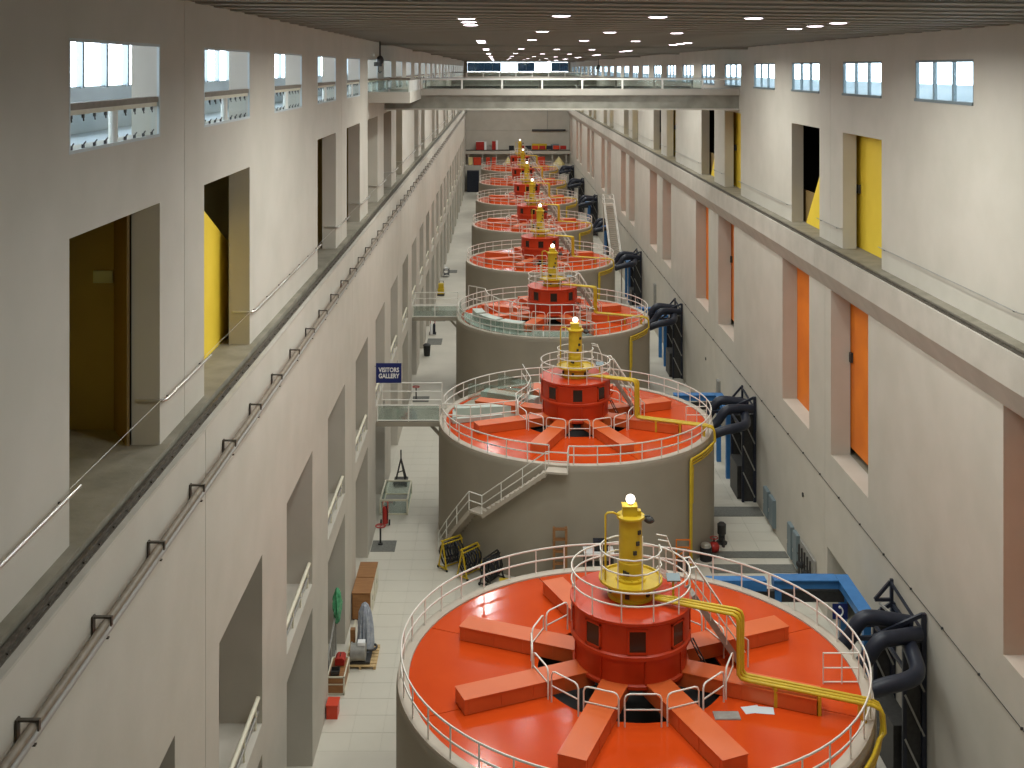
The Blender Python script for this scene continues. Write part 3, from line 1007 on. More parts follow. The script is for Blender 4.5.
sg = thing('hanging_sign', 'navy blue sign with white letters above the access bridge', 'sign', (-6.08, 63.35, 8.42))
MB().box(-0.72, 0.70, 0, 0.05, 0, 1.10).obj('sign_board', 'sign_blue', sg)
MB().bar((-0.8, 0.08, 0.9), (0.6, 0.08, 0.9), 0.05, 0.05).obj('bracket', 'grey_metal', sg)
for txt, z in (('VISITORS', 0.72), ('GALLERY', 0.38)):
    o = ob('lettering', text_mesh(txt, 0.35, 'sign_white', 0.004, 0.010), sg, (0, -0.006, z))
    o.rotation_euler = (PI / 2, 0, 0)
    o.scale = (0.80, 1, 1)


# ------------------------------------------------------------------ bus ducts, wall frames and blue gantries on the right
def make_duct():
    t = thing('bus_duct', '', 'duct', (0, 0, 0), 0, 'generator bus ducts on the right wall')
    r = 0.27

    def smooth(P, n=3):
        for _ in range(n):
            Q = [P[0]]
            for a, b in zip(P, P[1:]):
                a, b = Vector(a), Vector(b)
                Q += [tuple(a * .75 + b * .25), tuple(a * .25 + b * .75)]
            P = Q + [P[-1]]
        return P
    paths = ([(7.25, 3.3, 4.4), (8.25, 3.4, 5.0), (8.75, 3.4, 6.0), (9.4, 3.4, 6.0), (10.6, 3.4, 5.8)],
             [(7.7, 2.0, 4.5), (8.5, 2.1, 5.0), (9.0, 2.1, 5.85), (9.6, 2.2, 5.85), (10.7, 3.0, 5.6)],
             [(7.85, 0.3, 4.9), (8.6, 0.3, 5.2), (9.4, 0.4, 5.3), (10.0, 0.9, 5.3), (10.2, 2.2, 5.4), (10.3, 3.0, 5.4)])
    for P in paths:
        MB().tube(smooth(P), r, 14).obj('duct_pipe', 'navy', t, 50)
    for yy in (3.08, 6.28):
        q = MB()
        q.bar((10.25, yy, 0), (10.25, yy, 5.5 if yy < 4 else 4.4), 0.14, 0.14)
        e = 0 if yy < 4 else -1.1
        q.bar((10.95, yy, 0), (10.95, yy, 6.3 + e), 0.16, 0.16)
        q.bar((8.4 if yy < 4 else 9.4, yy, 5.4 + e), (10.95, yy, 5.45 + e), 0.12, 0.14)
        q.bar((9.0 if yy < 4 else 9.6, yy, 5.4 + e), (10.9, yy, 6.25 + e), 0.10, 0.14)
        q.bar((10.5, yy, 5.4 + e), (10.5, yy, 6.1 + e), 0.10, 0.10)
        q.obj('bracket_frame', 'navy', t)
        MB().box(10.3, 10.92, yy + .08, yy + .16, 0, 5.2 if yy < 4 else 4.2).obj('cable_tray', 'dark_metal', t)
        for k in range(3):
            z = 0.3 + (1.6 if yy < 4 else 1.25) * k
            MB().bar((10.25, yy - .06, z + 1.5), (10.95, yy - .06, z), 0.05, 0.07).obj('brace', 'grey_metal', t)
    MB().bar((10.25, 3.08, 4.3), (10.25, 6.28, 4.3), 0.12, 0.12).obj('cross_beam', 'navy', t)
    MB().bar((10.95, 3.08, 5.1), (10.95, 6.28, 5.1), 0.12, 0.12).obj('cross_beam', 'navy', t)
    q = MB()
    q.bar((10.25, 6.28, 5.3), (10.95, 6.28, 5.3), 0.1, 0.12)
    q.bar((10.25, 6.28, 5.3), (10.85, 6.28, 6.0), 0.1, 0.12)
    q.bar((10.9, 6.28, 5.0), (10.9, 6.28, 6.1), 0.12, 0.12)
    q.obj('arm_bracket', 'navy', t)
    MB().bar((10.85, 6.2, 6.0), (10.95, 3.2, 5.6), 0.08, 0.10).obj('stay', 'navy', t)
    MB().bar((10.4, 6.2, 5.2), (10.5, 3.2, 5.6), 0.07, 0.08).obj('stay', 'grey_metal', t)
    MB().box(10.0, 10.7, 3.5, 5.6, 0.02, 2.0).obj('switch_cabinet', 'dark_metal', t)
    return t


def make_gantry():
    t = thing('blue_gantry', '', 'gantry', (0, 0, 0), 0, 'blue steel gantries beside the generators')
    z = 4.4
    q = MB()
    q.box(4.4, 6.9, 9.9, 10.35, z - 0.45, z).obj('cross_beam', 'blue', t)
    q = MB()
    q.box(7.2, 9.94, 9.9, 10.35, z - 0.35, z + 0.002)
    q.box(7.2, 9.89, 9.8, 10.45, z, z + 0.05)
    q.obj('cross_beam', 'blue', t)
    MB().box(4.4, 10.2, 10.0, 10.25, z - 0.95, z - 0.5).obj('hoist_rail', 'dark_metal', t)
    q = MB()
    q.box(9.95, 10.4, 6.9, 10.4, z - 0.35, z)
    q.box(9.9, 10.45, 6.9, 10.4, z, z + 0.05)
    q.obj('side_beam', 'blue', t)
    for x, yy in ((10.17, 7.05), (10.17, 10.15), (7.4, 10.12), (4.6, 10.12)):
        MB().box(x - .14, x + .14, yy - .14, yy + .14, 0, z - 0.3).obj('leg', 'blue', t)
    MB().box(4.6, 6.8, 10.02, 10.22, 2.2, 2.6).obj('tie_beam', 'dark_metal', t)
    return t


du, ga = make_duct(), make_gantry()
for i in range(8):
    d = du if i == 0 else copy_tree(du)
    d.location = (GXC, GY0 + PITCH * i, 0)
    d['label'] = 'dark navy bus ducts and wall frame, right of the %s generator from the camera' % on(i)
for i in range(6):
    d = ga if i == 0 else copy_tree(ga)
    d.location = (GXC, GY0 + PITCH * i, 0)
    d['label'] = 'blue steel gantry frame behind the %s generator, by the right wall' % on(i)


# ------------------------------------------------------------------ overhead footbridges
def make_footbridge():
    t = thing('footbridge', '', 'footbridge', (0, 0, 0), 0, 'footbridges across the hall')
    x0, x1 = XUL + 0.01, XUR - 0.01
    MB().box(x0, x1, 0.25, 3.8, 23.33, 24.22).obj('girder', 'concrete', t)
    MB().box(x0, x1, 0.1, 3.95, 23.25, 23.35).obj('girder_flange', 'wall', t)
    MB().box(-5.0, x1, 0, 4.05, 24.22, 24.64).obj('deck_edge', 'fascia', t)
    q = MB().box(-5.0, x1, -0.02, 0.12, 25.22, 25.33)
    q.obj('front_handrail', 'white', t)
    MB().box(x0, x1, 3.9, 4.02, 25.22, 25.33).obj('rear_handrail', 'rail_steel', t)
    pmz = MB().box(-0.06, 0.06, 0, 0.1, 24.64, 25.22).mesh('post', 'white')
    rmz = MB().box(-0.04, 0.04, 3.92, 4.0, 24.64, 25.22).mesh('post', 'rail_steel')
    gm = MB().box(0.06, 2.55, 0.045, 0.06, 24.66, 25.2).mesh('glass_panel', 'green_glass')
    for k in range(8):
        x = -5.0 + 0.06 + 2.61 * k
        ob('post', pmz, t, (x, 0, 0))
        ob('post', rmz, t, (x, 0, 0))
        if k < 7:
            ob('glass_panel', gm, t, (x, 0, 0))
            MB().box(x + .08, x + 2.5, 3.9, 3.94, 24.64, 24.76).obj('kick_plate', 'dark_metal', t)
    return t


def add_landing(t):
    x0, x1, y0, y1 = XUL + 0.01, -5.0, -9.3, 0.0
    q = MB().box(x0, x1, y0, y1, 24.0, 24.62)
    pf = q.obj('side_landing', 'fascia', t)
    r = MB()
    r.box(x0, x1, y0, y0 + 0.1, 25.30, 25.40).box(x1 - 0.1, x1, y0, y1, 25.30, 25.40)
    r.obj('landing_handrail', 'brown_pipe', pf)
    for k in range(7):
        yy = y0 + 0.05 + (y1 - y0) * k / 7
        MB().box(x1 - .1, x1, yy, yy + 0.12, 24.62, 25.3).obj('post', 'white', pf)
    for k in range(2):
        MB().box(x0 + 0.05 + 1.2 * k, x0 + 1.15 + 1.2 * k, y0 + .04, y0 + .055, 24.64, 25.3).obj('glass_panel', 'green_glass', pf)


f1 = make_footbridge()
f2 = copy_tree(f1)
add_landing(f1)
f1.location = (0, 73.9, 0)
f2.location = (0, 181.0, 0)
f1['label'] = 'near pale footbridge with glass guard crossing high over the hall'
f2['label'] = 'far footbridge seen above the rail of the near one'

# hanging hoists below the ceiling
for i, (x, yy, lab) in enumerate(((-6.9, 66.5, 'dark chain hoist hanging under the ceiling beside the left landing'), (14.3, 161.0, 'dark chain hoist hanging far off by the right windows'))):
    t = thing('chain_hoist', lab, 'hoist', (x, yy, zc(x) - 0.02))
    MB().tube([(0, 0, 0), (0, 0, -0.9)], 0.05, 6).obj('suspension_rod', 'dark_metal', t)
    q = MB().blob((0, 0, -1.1), 0.22, 0.22, 0.28, 0.06)
    q.box(-0.35, 0.1, -0.12, 0.12, -1.45, -1.2)
    q.obj('hoist_body', 'dark_metal', t)
    MB().tube([(-0.1, 0, -1.4), (-0.1, 0, -1.75), (0, 0, -1.85), (0.08, 0, -1.75)], 0.04, 6).obj('hook', 'dark_metal', t)

# ------------------------------------------------------------------ crane rails, conductor pipes, conduits
for x, z, lab in ((-7.09, ZLEDGE + 0.06, 'dark crane rail along the left ledge'), (15.2, ZLEDGE + 0.16, 'dark crane rail along the right ledge')):
    t = thing('crane_rail', lab, 'crane rail', (x, 0, z))
    MB().box(-0.09, 0.09, Y_NEAR, Y_FAR, 0, 0.03).obj('base_plate', 'rail_steel', t)
    MB().prism([(-.06, .03), (.06, .03), (.06, .04), (.015, .05), (.015, .08), (.035, .09), (.035, .12), (-.035, .12), (-.035, .09), (-.015, .08), (-.015, .05), (-.06, .04)], Y_NEAR, Y_FAR).obj('rail', 'rail_steel', t)
    cl = MB().box(0.045, 0.08, 0, 0.10, 0.03, 0.06).mesh('rail_clip', 'rail_steel')
    for k in range(110):
        ob('rail_clip', cl, t, (0, 14 + 0.75 * k, 0))

t = thing('conductor_pipe', 'brown and grey twin pipe on brackets along the left wall', 'pipe', (XL + 0.25, 0, 16.58))
MB().tube([(0, Y_NEAR + .1, 0), (0, Y_FAR - .1, 0)], 0.07, 10).obj('upper_pipe', 'brown_pipe', t, 60)
MB().tube([(-0.02, Y_NEAR + .1, -0.2), (-0.02, Y_FAR - .1, -0.2)], 0.055, 10).obj('lower_pipe', 'grey_pipe', t, 60)
bk = MB()
bk.box(-0.23, 0.09, -0.035, 0.035, 0.07, 0.10).box(-0.24, -0.21, -0.06, 0.06, -0.27, 0.11).box(0.07, 0.095, -0.035, 0.035, -0.06, 0.10).box(-0.22, 0.04, -0.03, 0.03, -0.28, -0.255)
bk = bk.mesh('pipe_bracket', 'rail_steel')
for k in range(76):
    ob('pipe_bracket', bk, t, (0, 13.2 + 3.05 * k, 0))

t = thing('wall_conduit', 'thin dark conduit running along the right wall below the recesses', 'conduit', (XR - 0.04, 0, 6.5))
MB().tube([(0, Y_NEAR, 0), (0, Y_FAR, 0)], 0.014, 6).obj('conduit', 'dark_metal', t)
cl = MB().box(-0.03, 0.04, -0.03, 0.03, -0.035, 0.035).mesh('conduit_clip', 'dark_metal')
for k in range(60):
    ob('conduit_clip', cl, t, (0, 33.5 + 3.0 * k, 0))

# ------------------------------------------------------------------ handrails on the gallery piers
def handrail(x, s, a, b, label, group, r=0.035, m='steel', z=ZG + 0.98):
    t = thing('wall_handrail', label, 'handrail', (x, (a + b) / 2, z), 0, group)
    L = (b - a) / 2
    d = 0.13 * s
    q = MB()
    q.tube([(-0.5 * s, -L - 0.02, 0), (d * .6, -L - 0.05, 0), (d, -L + 0.08, 0), (d, L + 0.15, 0)], r, 8)
    q.obj('rail', m, t, 60)
    n = 2 if r < .03 else max(2, int((b - a) / 1.8))
    for k in range(n):
        yy = -L + 0.5 + (2 * L - 1.0) * k / (n - 1)
        MB().tube([(0, yy, -0.05), (d * .8, yy, -0.04), (d, yy, -0.01)], 0.02, 6).obj('bracket', 'dark_metal', t)
    return t


def piers(openings, wdt):
    out = []
    for a, b in zip(openings, openings[1:]):
        out.append((a + wdt, b))
    return out


PL = [(12.5, OPEN_UL[0])] + piers(OPEN_UL, GW)
for i, (a, b) in enumerate(PL[:14]):
    handrail(XUL, 1, a, b, 'steel handrail on the left gallery wall, %s to the camera' % near(i), 'handrails on the left gallery piers')
PR = piers(OPEN_UR, GW)
for i, (a, b) in enumerate(PR[:10]):
    handrail(XUR, -1, a + 0.1, b - 0.1, 'thin pale handrail on the right gallery wall, %s to the camera' % near(i), 'handrails on the right gallery piers', 0.018, 'grey_metal', ZG + 0.9)
for i, g in enumerate(OPEN_UL[:8]):
    t = MB().tube([(XUL + 0.05, g - .1, ZG + 1.02), (XUL + 0.05, g + GW + .1, ZG + 1.0)], 0.005, 5).obj('safety_cable', 'steel')
    tag(t, 'thin steel cable across the left gallery opening, %s to the camera' % near(i), 'cable', 'cables across the gallery openings')

# guard rails in the lower left openings
for i, g in enumerate(OPEN_LL[1:22]):
    t = thing('guard_rail', 'cream pipe guard rail in the left wall recess, %s to the camera' % near(i), 'guard rail', (XL - 0.12, g, 6.8), 0, 'pipe guard rails in the left wall recesses')
    MB().tube([(0, 0.02, 0.75), (0, 5.13, 0.75)], 0.07, 8).obj('top_rail', 'cream', t, 60)
    MB().tube([(0, 0.02, 0.36), (0, 5.13, 0.36)], 0.035, 8).obj('middle_rail', 'grey_metal', t, 60)
    for k in range(4):
        MB().tube([(0, 0.3 + 1.5 * k, 0), (0, 0.3 + 1.5 * k, 0.75)], 0.035, 6).obj('post', 'cream', t)

# emergency lantern on the wall in the first left opening
t = thing('wall_horn', 'small grey-green signal box on a bracket in the nearest left gallery opening', 'signal box', (-9.0, 26.1, 21.1))
MB().box(-0.22, 0.22, -0.25, 0, 0, 0.28).obj('box', 'pale_green', t)
MB().tube([(-0.05, -0.06, 0), (-0.05, -0.06, -0.9)], 0.03, 6).obj('cable', 'dark_metal', t)
MB().tube([(0.05, -0.12, 0), (0.1, -0.14, -0.3), (0.22, -0.14, -0.36), (0.22, -0.14, -0.55)], 0.035, 6).obj('bracket', 'dark_metal', t)

# ------------------------------------------------------------------ stair at the right aisle, far
t = thing('straight_stair', 'long pale straight stair with white rails against the right wall', 'stair', (12.95, 0, 0))
n = 30
SY0, SY1, SZ0, SZ1 = 124.2, 132.4, 4.8, 10.1
for k in range(n):
    f = (k + .5) / n
    yy, z = SY0 + (SY1 - SY0) * f, SZ0 + (SZ1 - SZ0) * f
    MB().box(-0.52, 0.52, yy - .15, yy + .15, z - .12, z).obj('tread', 'rim', t)
MB().bar((0, SY0, SZ0 - .22), (0, SY1, SZ1 - .22), 1.0, 0.06).obj('soffit_plate', 'rim', t)
for s in (-0.56, 0.56):
    MB().bar((s, SY0, SZ0 - .1), (s, SY1, SZ1 - .1), 0.06, 0.3).obj('stringer', 'white', t)
    q = MB()
    q.tube([(s, SY0, SZ0 + 1.0), (s, SY1, SZ1 + 1.0)], 0.04, 6)
    for k in range(5):
        yy, z = SY0 + (SY1 - SY0) * k / 4, SZ0 + (SZ1 - SZ0) * k / 4
        q.tube([(s, yy, z), (s, yy, z + 1.0)], 0.03, 6)
    q.obj('stair_rail', 'white', t)
MB().box(-0.6, 0.6, SY1, SY1 + 1.5, SZ1 - .15, SZ1).obj('top_landing', 'rim', t)
MB().box(-0.6, 0.6, SY0 - 1.2, SY0, SZ0 - .15, SZ0).obj('lower_landing', 'rim', t)
q = MB()
for z in (1.0, 0.5):
    q.tube([(-.58, SY1, SZ1 + z), (-.58, SY1 + 1.5, SZ1 + z), (.58, SY1 + 1.5, SZ1 + z), (.58, SY1, SZ1 + z)], 0.035, 6)
q.tube([(-.58, SY1 + 1.5, SZ1), (-.58, SY1 + 1.5, SZ1 + 1.0)], 0.035, 6)
q.obj('landing_rail', 'white', t)
for x in (-0.5, 0.5):
    MB().bar((x, SY1 + 1.2, 0), (x, SY1 + 1.2, SZ1 - .1), 0.12, 0.12).obj('leg', 'rim', t)
    MB().bar((x, SY0 - .9, 0), (x, SY0 - .9, SZ0 - .1), 0.12, 0.12).obj('leg', 'rim', t)

# ------------------------------------------------------------------ floor plates
def plate(x0, x1, y0, y1, label, h=0.03):
    t = tag(MB().box(x0, x1, y0, y1, 0.0, h).obj('floor_plate', 'grate'), label, 'floor plate', 'dark floor plates')
    return t


plate(-6.85, -5.55, 61.0, 62.4, 'dark floor plate with a valve stand in the left aisle')
plate(-6.7, -5.4, 88.3, 89.8, 'dark floor plate seen through the rails of the near access bridge')
plate(-6.7, -5.3, 106.6, 109.0, 'dark floor plate below the far access bridge, behind the black bin')
plate(-6.7, -5.4, 116.5, 118.2, 'small dark floor plate just below the far access bridge deck')
plate(-6.4, -5.2, 144, 146, 'dark floor plate in the left aisle beyond the far access bridge')
plate(11.2, 15.45, 65.8, 67.2, 'dark floor strip across the right aisle beside the black pump')
plate(11.35, 15.45, 60.2, 61.0, 'upper of two dark floor strips behind the blue gantry')
plate(11.0, 15.45, 58.4, 59.4, 'lower of two dark floor strips behind the blue gantry')
t = MB().prism([(11.35, 61.0), (9.3, 62.8), (8.9, 62.0), (11.35, 60.2)], 0.0, 0.03, 'z').obj('floor_plate', 'grate')
tag(t, 'slanted dark floor strip leading to the second generator housing', 'floor plate', 'dark floor plates')
plate(11.9, 14.0, 84.5, 86.5, 'pale grey plate in the right aisle far behind the second generator')

# valve stands
for yy, lab in ((61.9, 'valve stand with handwheel on the near left floor plate'), (88.9, 'valve stand with handwheel seen through the near bridge rails')):
    t = thing('valve_stand', lab, 'valve', (-6.4, yy, 0.03), 0, 'valve stands on floor plates')
    MB().cyl(0, 0, 0, 0.95, 0.05, 10).obj('stem', 'dark_metal', t)
    MB().cyl(0, 0, 0, 0.06, 0.14, 12).obj('base', 'dark_metal', t)
    q = MB().ring(0.26, 1.0, 0.03, 20)
    for k in range(4):
        q.tube([(0, 0, 1.0), pol(0.26, 90 * k, 1.0)], 0.018, 5)
    q.obj('handwheel', 'red', t)

# ------------------------------------------------------------------ left aisle objects
def cabinet(name, label, x0, x1, y0, y1, h, m, group=None):
    t = thing(name, label, 'cabinet', ((x0 + x1) / 2, (y0 + y1) / 2, 0), 0, group)
    a, b = (x1 - x0) / 2, (y1 - y0) / 2
    MB().box(-a, a, -b, b, 0.06, h - 0.03).obj('body', m, t)
    MB().box(-a - .02, a + .02, -b - .02, b + .02, h - 0.03, h).obj('top', m, t)
    MB().box(-a + .04, a - .04, -b + .04, b - .04, 0, 0.06).obj('plinth', 'dark_metal', t)
    MB().box(-a + .03, a - .03, -b - .025, -b, h * .5 + 0.01, h - 0.07).obj('drawer', m, t)
    MB().box(-a + .03, a - .03, -b - .025, -b, 0.1, h * .5 - 0.01).obj('drawer', m, t)
    for s in (-1, 1):
        d = MB().box(a, a + .025, b * .03 if s > 0 else -b + .05, b - .05 if s > 0 else -b * .03, 0.1, h - 0.07).obj('door', 'cream', t)
        MB().box(a + .025, a + .05, .06 * s - .02, .06 * s + .02, h * .5, h * .5 + .18).obj('handle', 'steel', d)
    return t


cabinet('wooden_cabinet', 'near brown wooden cabinet against the left wall', -6.85, -6.0, 53.4, 55.0, 1.3, 'wood', 'brown wooden cabinets')
cabinet('wooden_cabinet', 'far brown wooden cabinet against the left wall', -6.85, -6.0, 55.1, 56.75, 1.3, 'wood', 'brown wooden cabinets')

t = thing('tool_cart', 'low wooden tool cart with pale edges at the foot of the left wall', 'cart', (-6.72, 47.85, 0))
MB().box(-.33, .33, -.78, .78, 0.08, .72).obj('body', 'wood', t)
q = MB()
for x in (-.34, .34):
    for yy in (-.79, .79):
        q.box(x - .03, x + .03, yy - .03, yy + .03, 0.0, .76)
for z in (.06, .45, .74):
    q.box(-.36, .36, -.82, -.77, z - .025, z + .025).box(-.36, .36, .77, .82, z - .025, z + .025)
    if z != .45:
        q.box(-.37, -.32, -.82, .82, z - .025, z + .025).box(.32, .37, -.82, .82, z - .025, z + .025)
q.obj('frame', 'cream', t)
MB().box(-.3, .3, -.82, -.79, .48, .7).obj('drawer', 'wood', t)
MB().box(-.3, .3, -.82, -.79, .1, .43).obj('drawer', 'wood', t)
t = thing('tool_box', 'red metal tool box on the low wooden cart', 'tool box', (-6.68, 48.2, .765))
MB().box(-.2, .2, -.27, .27, 0, .22).obj('body', 'red', t)
MB().prism([(-.21, .22), (.21, .22), (.12, .3), (-.12, .3)], -.28, .28).obj('lid', 'red', t)
MB().tube([(0, -.12, .3), (0, -.1, .36), (0, .1, .36), (0, .12, .3)], .015, 6).obj('handle', 'dark_metal', t)
t = thing('storage_bin', 'small dark bin on the near end of the wooden cart', 'bin', (-6.78, 47.35, .765))
q = MB().box(-.18, .18, -.2, .2, 0, .02)
for a in ((-.18, -.16, -.2, .2), (.16, .18, -.2, .2), (-.18, .18, -.2, -.18), (-.18, .18, .18, .2)):
    q.box(*a, 0, .16)
q.obj('body', 'dark_metal', t)
t = thing('red_crate', 'red box at the bottom of the picture by the left wall', 'box', (-6.62, 45.6, 0))
MB().box(-.22, .22, -.3, .3, 0, .5).obj('body', 'bright_red', t)
MB().box(-.24, .24, -.32, .32, .5, .56).obj('lid', 'bright_red', t)

# pallet with wrapped machine
t = thing('pallet', 'pale wooden pallet in the left aisle', 'pallet', (-5.95, 50.0, 0))
for k in range(7):
    MB().box(-.68, .68, -.95 + .275 * k, -.95 + .275 * k + .22, .11, .14).obj('plank', 'pale_wood', t)
for x in (-.62, 0, .62):
    MB().box(x - .05, x + .05, -.95, .92, 0, .11).obj('bearer', 'pale_wood', t)
t = thing('wrapped_machine', 'grey motor unit with a tall plastic-wrapped column on the pallet', 'machine', (-6.0, 50.0, .14))
q = MB()
q.tube([(-.35, -.55, .42), (.25, -.55, .42)], .36, 18)
q.tube([(-.4, -.55, .42), (-.35, -.55, .42)], .40, 18)
q.obj('motor', 'grey_metal', t, 50)
MB().box(-.5, .45, -.8, .75, 0, .1).obj('skid', 'dark_metal', t)
MB().box(-.1, .22, -.72, -.4, .76, .9).obj('terminal_box', 'sign_white', t)
MB().box(-.5, -.3, .0, .25, .1, 1.1).obj('control_post', 'wood', t)
q = MB()
NN = 26
prof = [(0.05, .42), (.3, .40), (.7, .37), (1.1, .36), (1.5, .33), (1.8, .27), (2.05, .16), (2.15, .06)]
for iz, (z, rr) in enumerate(prof):
    for k in range(NN):
        a = 2 * PI * k / NN
        rq = .78 * rr * (1 + .22 * math.sin(k * 2.1 + iz * .5) * math.cos(k * .9) + random.uniform(-.09, .09)) * (1 + .18 * abs(math.cos(2 * a)))
        q.v.append((.1 + rq * math.cos(a), .35 + rq * math.sin(a), z + random.uniform(-.03, .03)))
for iz in range(len(prof) - 1):
    for k in range(NN):
        k2 = (k + 1) % NN
        q.f.append((iz * NN + k, iz * NN + k2, iz * NN + NN + k2, iz * NN + NN + k))
q.f.append(tuple(range((len(prof) - 1) * NN, len(prof) * NN)))
q.obj('plastic_wrapped_column', 'plastic_wrap', t)
MB().box(-.06, .24, .2, .5, .1, 1.5).obj('column', 'navy', t)
q = MB().ring(.3, .28, .05, 20, 8, None, None, .35, .15)
q.obj('hose_coil', 'dark_metal', t, 60)

# metal gate and green bundle in the opening by the cart
t = thing('metal_gate', 'grey metal barrier with upright bars in the recess beside the cart', 'gate', (-7.2, 49.9, 0))
q = MB().bar((0, -2.2, .85), (0, .55, 1.75), .06, .1)
q.bar((0, -2.2, .1), (0, .55, .1), .05, .08)
q.obj('frame', 'grey_metal', t)
for k in range(6):
    MB().bar((0, -2.2 + .55 * k, 0), (0, -2.2 + .55 * k, .85 + .18 * k), .06, .06).obj('bar', 'grey_metal', t)
t = MB().blob((0, 0, 0.85), .19, .3, .8, .3, 18, 22).obj('green_bundle', 'green_wrap', None, 60, (-7.12, 50.35, 1.3))
tag(t, 'tall bundle in crinkled green plastic at the recess edge', 'bundle')
t = thing('trim_3', 'low cream kerb along the foot of the left wall', None, (0, 0, 0))
tag(t, None, None, None, 'structure')

MB().box(-6.72, -6.62, 49.0, 53.3, 0, .1).obj('kerb', 'cream', t)

# glass well guard
t = thing('well_guard', 'white-framed glass guard box round a floor well by the left wall', 'guard box', (-6.05, 67.6, 0))
a, b, h = .78, 1.55, .85
q = MB()
for x in (-a, a):
    for yy in (-b, b):
        q.bar((x, yy, 0), (x, yy, h), .09, .09)
for z in (.05, h):
    q.bar((-a, -b, z), (a, -b, z), .09, .09).bar((-a, b, z), (a, b, z), .09, .09).bar((-a, -b, z), (-a, b, z), .09, .09).bar((a, -b, z), (a, b, z), .09, .09)
q.obj('frame', 'cream', t)
for (x0, x1, y0, y1) in ((-a, a, -b - .01, -b + .01), (-a, a, b - .01, b + .01), (a - .01, a + .01, -b, b), (-a - .01, -a + .01, -b, b)):
    MB().box(x0, x1, y0, y1, .1, h - .05).obj('glass_panel', 'green_glass', t)
MB().box(-a + .06, a - .06, -b + .06, b - .06, 0.005, .03).obj('well_cover', 'grey_metal', t)

# red extinguisher trolley
t = thing('extinguisher_trolley', 'red wheeled fire extinguisher trolley beside the glass guard box', 'extinguisher', (-6.4, 64.5, 0))
q = MB().lathe([(0, .1), (.15, .12), (.16, .2), (.16, .95), (.12, 1.05), (.05, 1.1), (0, 1.1)], 18)
q.obj('cylinder', 'red', t, 50)
MB().tube([(-.14, .12, .1), (-.14, .12, 1.3), (.14, .12, 1.3), (.14, .12, .1)], .025, 6).obj('handle', 'bright_red', t)
for s in (-.24, .24):
    MB().tube([(s - .04, .05, .16), (s + .04, .05, .16)], .16, 16).obj('wheel', 'rubber', t, 40)
MB().tube([(0, 0, 1.08), (.08, -.1, 1.15), (.16, -.14, .8), (.14, -.16, .4)], .025, 6).obj('hose', 'rubber', t)

# black mast on a cart
t = thing('mast_cart', 'black A-shaped lifting mast on a small wheeled cart', 'lifting mast', (-6.05, 70.9, 0))
MB().box(-.42, .42, -.5, .5, .18, .3).obj('cart_bed', 'dark_metal', t)
for x in (-.36, .36):
    for yy in (-.4, .4):
        MB().tube([(x - .05, yy, .1), (x + .05, yy, .1)], .1, 12).obj('wheel', 'rubber', t)
q = MB()
for x in (-.3, .3):
    for yy in (-.3, .3):
        q.bar((x, yy, .3), (0, 0, 1.6), .07, .07)
q.bar((0, 0, 1.5), (0, 0, 2.15), .08, .08)
q.bar((-.2, -.2, .8), (.2, .2, .8), .05, .05)
q.obj('mast', 'dark_metal', t)

# further along the aisle
t = thing('waste_bin', 'black waste bin in the left aisle between the two access bridges', 'bin', (-6.4, 102.5, 0))
MB().lathe([(0, 0.02), (.27, .02), (.33, .95), (0, .95)], 16).obj('body', 'rubber', t, 40)
MB().lathe([(.35, .93), (.35, 1.0), (.2, 1.12), (0, 1.14)], 16).obj('lid', 'dark_metal', t, 40)
t = thing('hand_truck', 'hand truck with white and dark cylinders beyond the black bin', 'hand truck', (-6.35, 110.6, 0))
MB().tube([(-.22, .1, .1), (-.22, .1, 1.35), (.22, .1, 1.35), (.22, .1, .1)], .03, 6).obj('frame', 'red', t)
for x, m in ((-.13, 'sign_white'), (.15, 'navy')):
    MB().lathe([(0, .08), (.13, .1), (.13, 1.0), (.05, 1.15), (0, 1.16)], 14, cx=x, cy=-.08).obj('cylinder', m, t, 50)
for s in (-.3, .3):
    MB().tube([(s - .03, .1, .14), (s + .03, .1, .14)], .14, 14).obj('wheel', 'rubber', t)
t = thing('yellow_floor_scrubber', 'yellow and dark floor machine in the left aisle past the far bridge', 'floor machine', (-6.5, 130.0, 0))
MB().box(-.35, .35, -.5, .5, .15, .8).obj('tank', 'yellow', t)
MB().box(-.3, .3, -.3, .5, .8, 1.3).obj('hood', 'yellow', t)
MB().box(-.4, .4, -.6, .55, 0.03, .2).obj('base', 'dark_metal', t)
MB().tube([(-.25, .55, .9), (-.25, .8, 1.45), (.25, .8, 1.45), (.25, .55, .9)], .03, 6).obj('handle', 'dark_metal', t)
t = thing('dark_trolley', 'dark trolley with a white box far along the left aisle', 'trolley', (-6.4, 141.5, 0))
MB().box(-.35, .35, -.5, .5, .3, .36).obj('shelf', 'dark_metal', t)
MB().box(-.35, .35, -.5, .5, .85, .9).obj('shelf', 'dark_metal', t)
for x in (-.32, .32):
    for yy in (-.46, .46):
        MB().bar((x, yy, 0), (x, yy, 1.0), .05, .05).obj('leg', 'dark_metal', t)
MB().box(-.2, .15, -.3, .2, .9, 1.15).obj('box', 'sign_white', t)

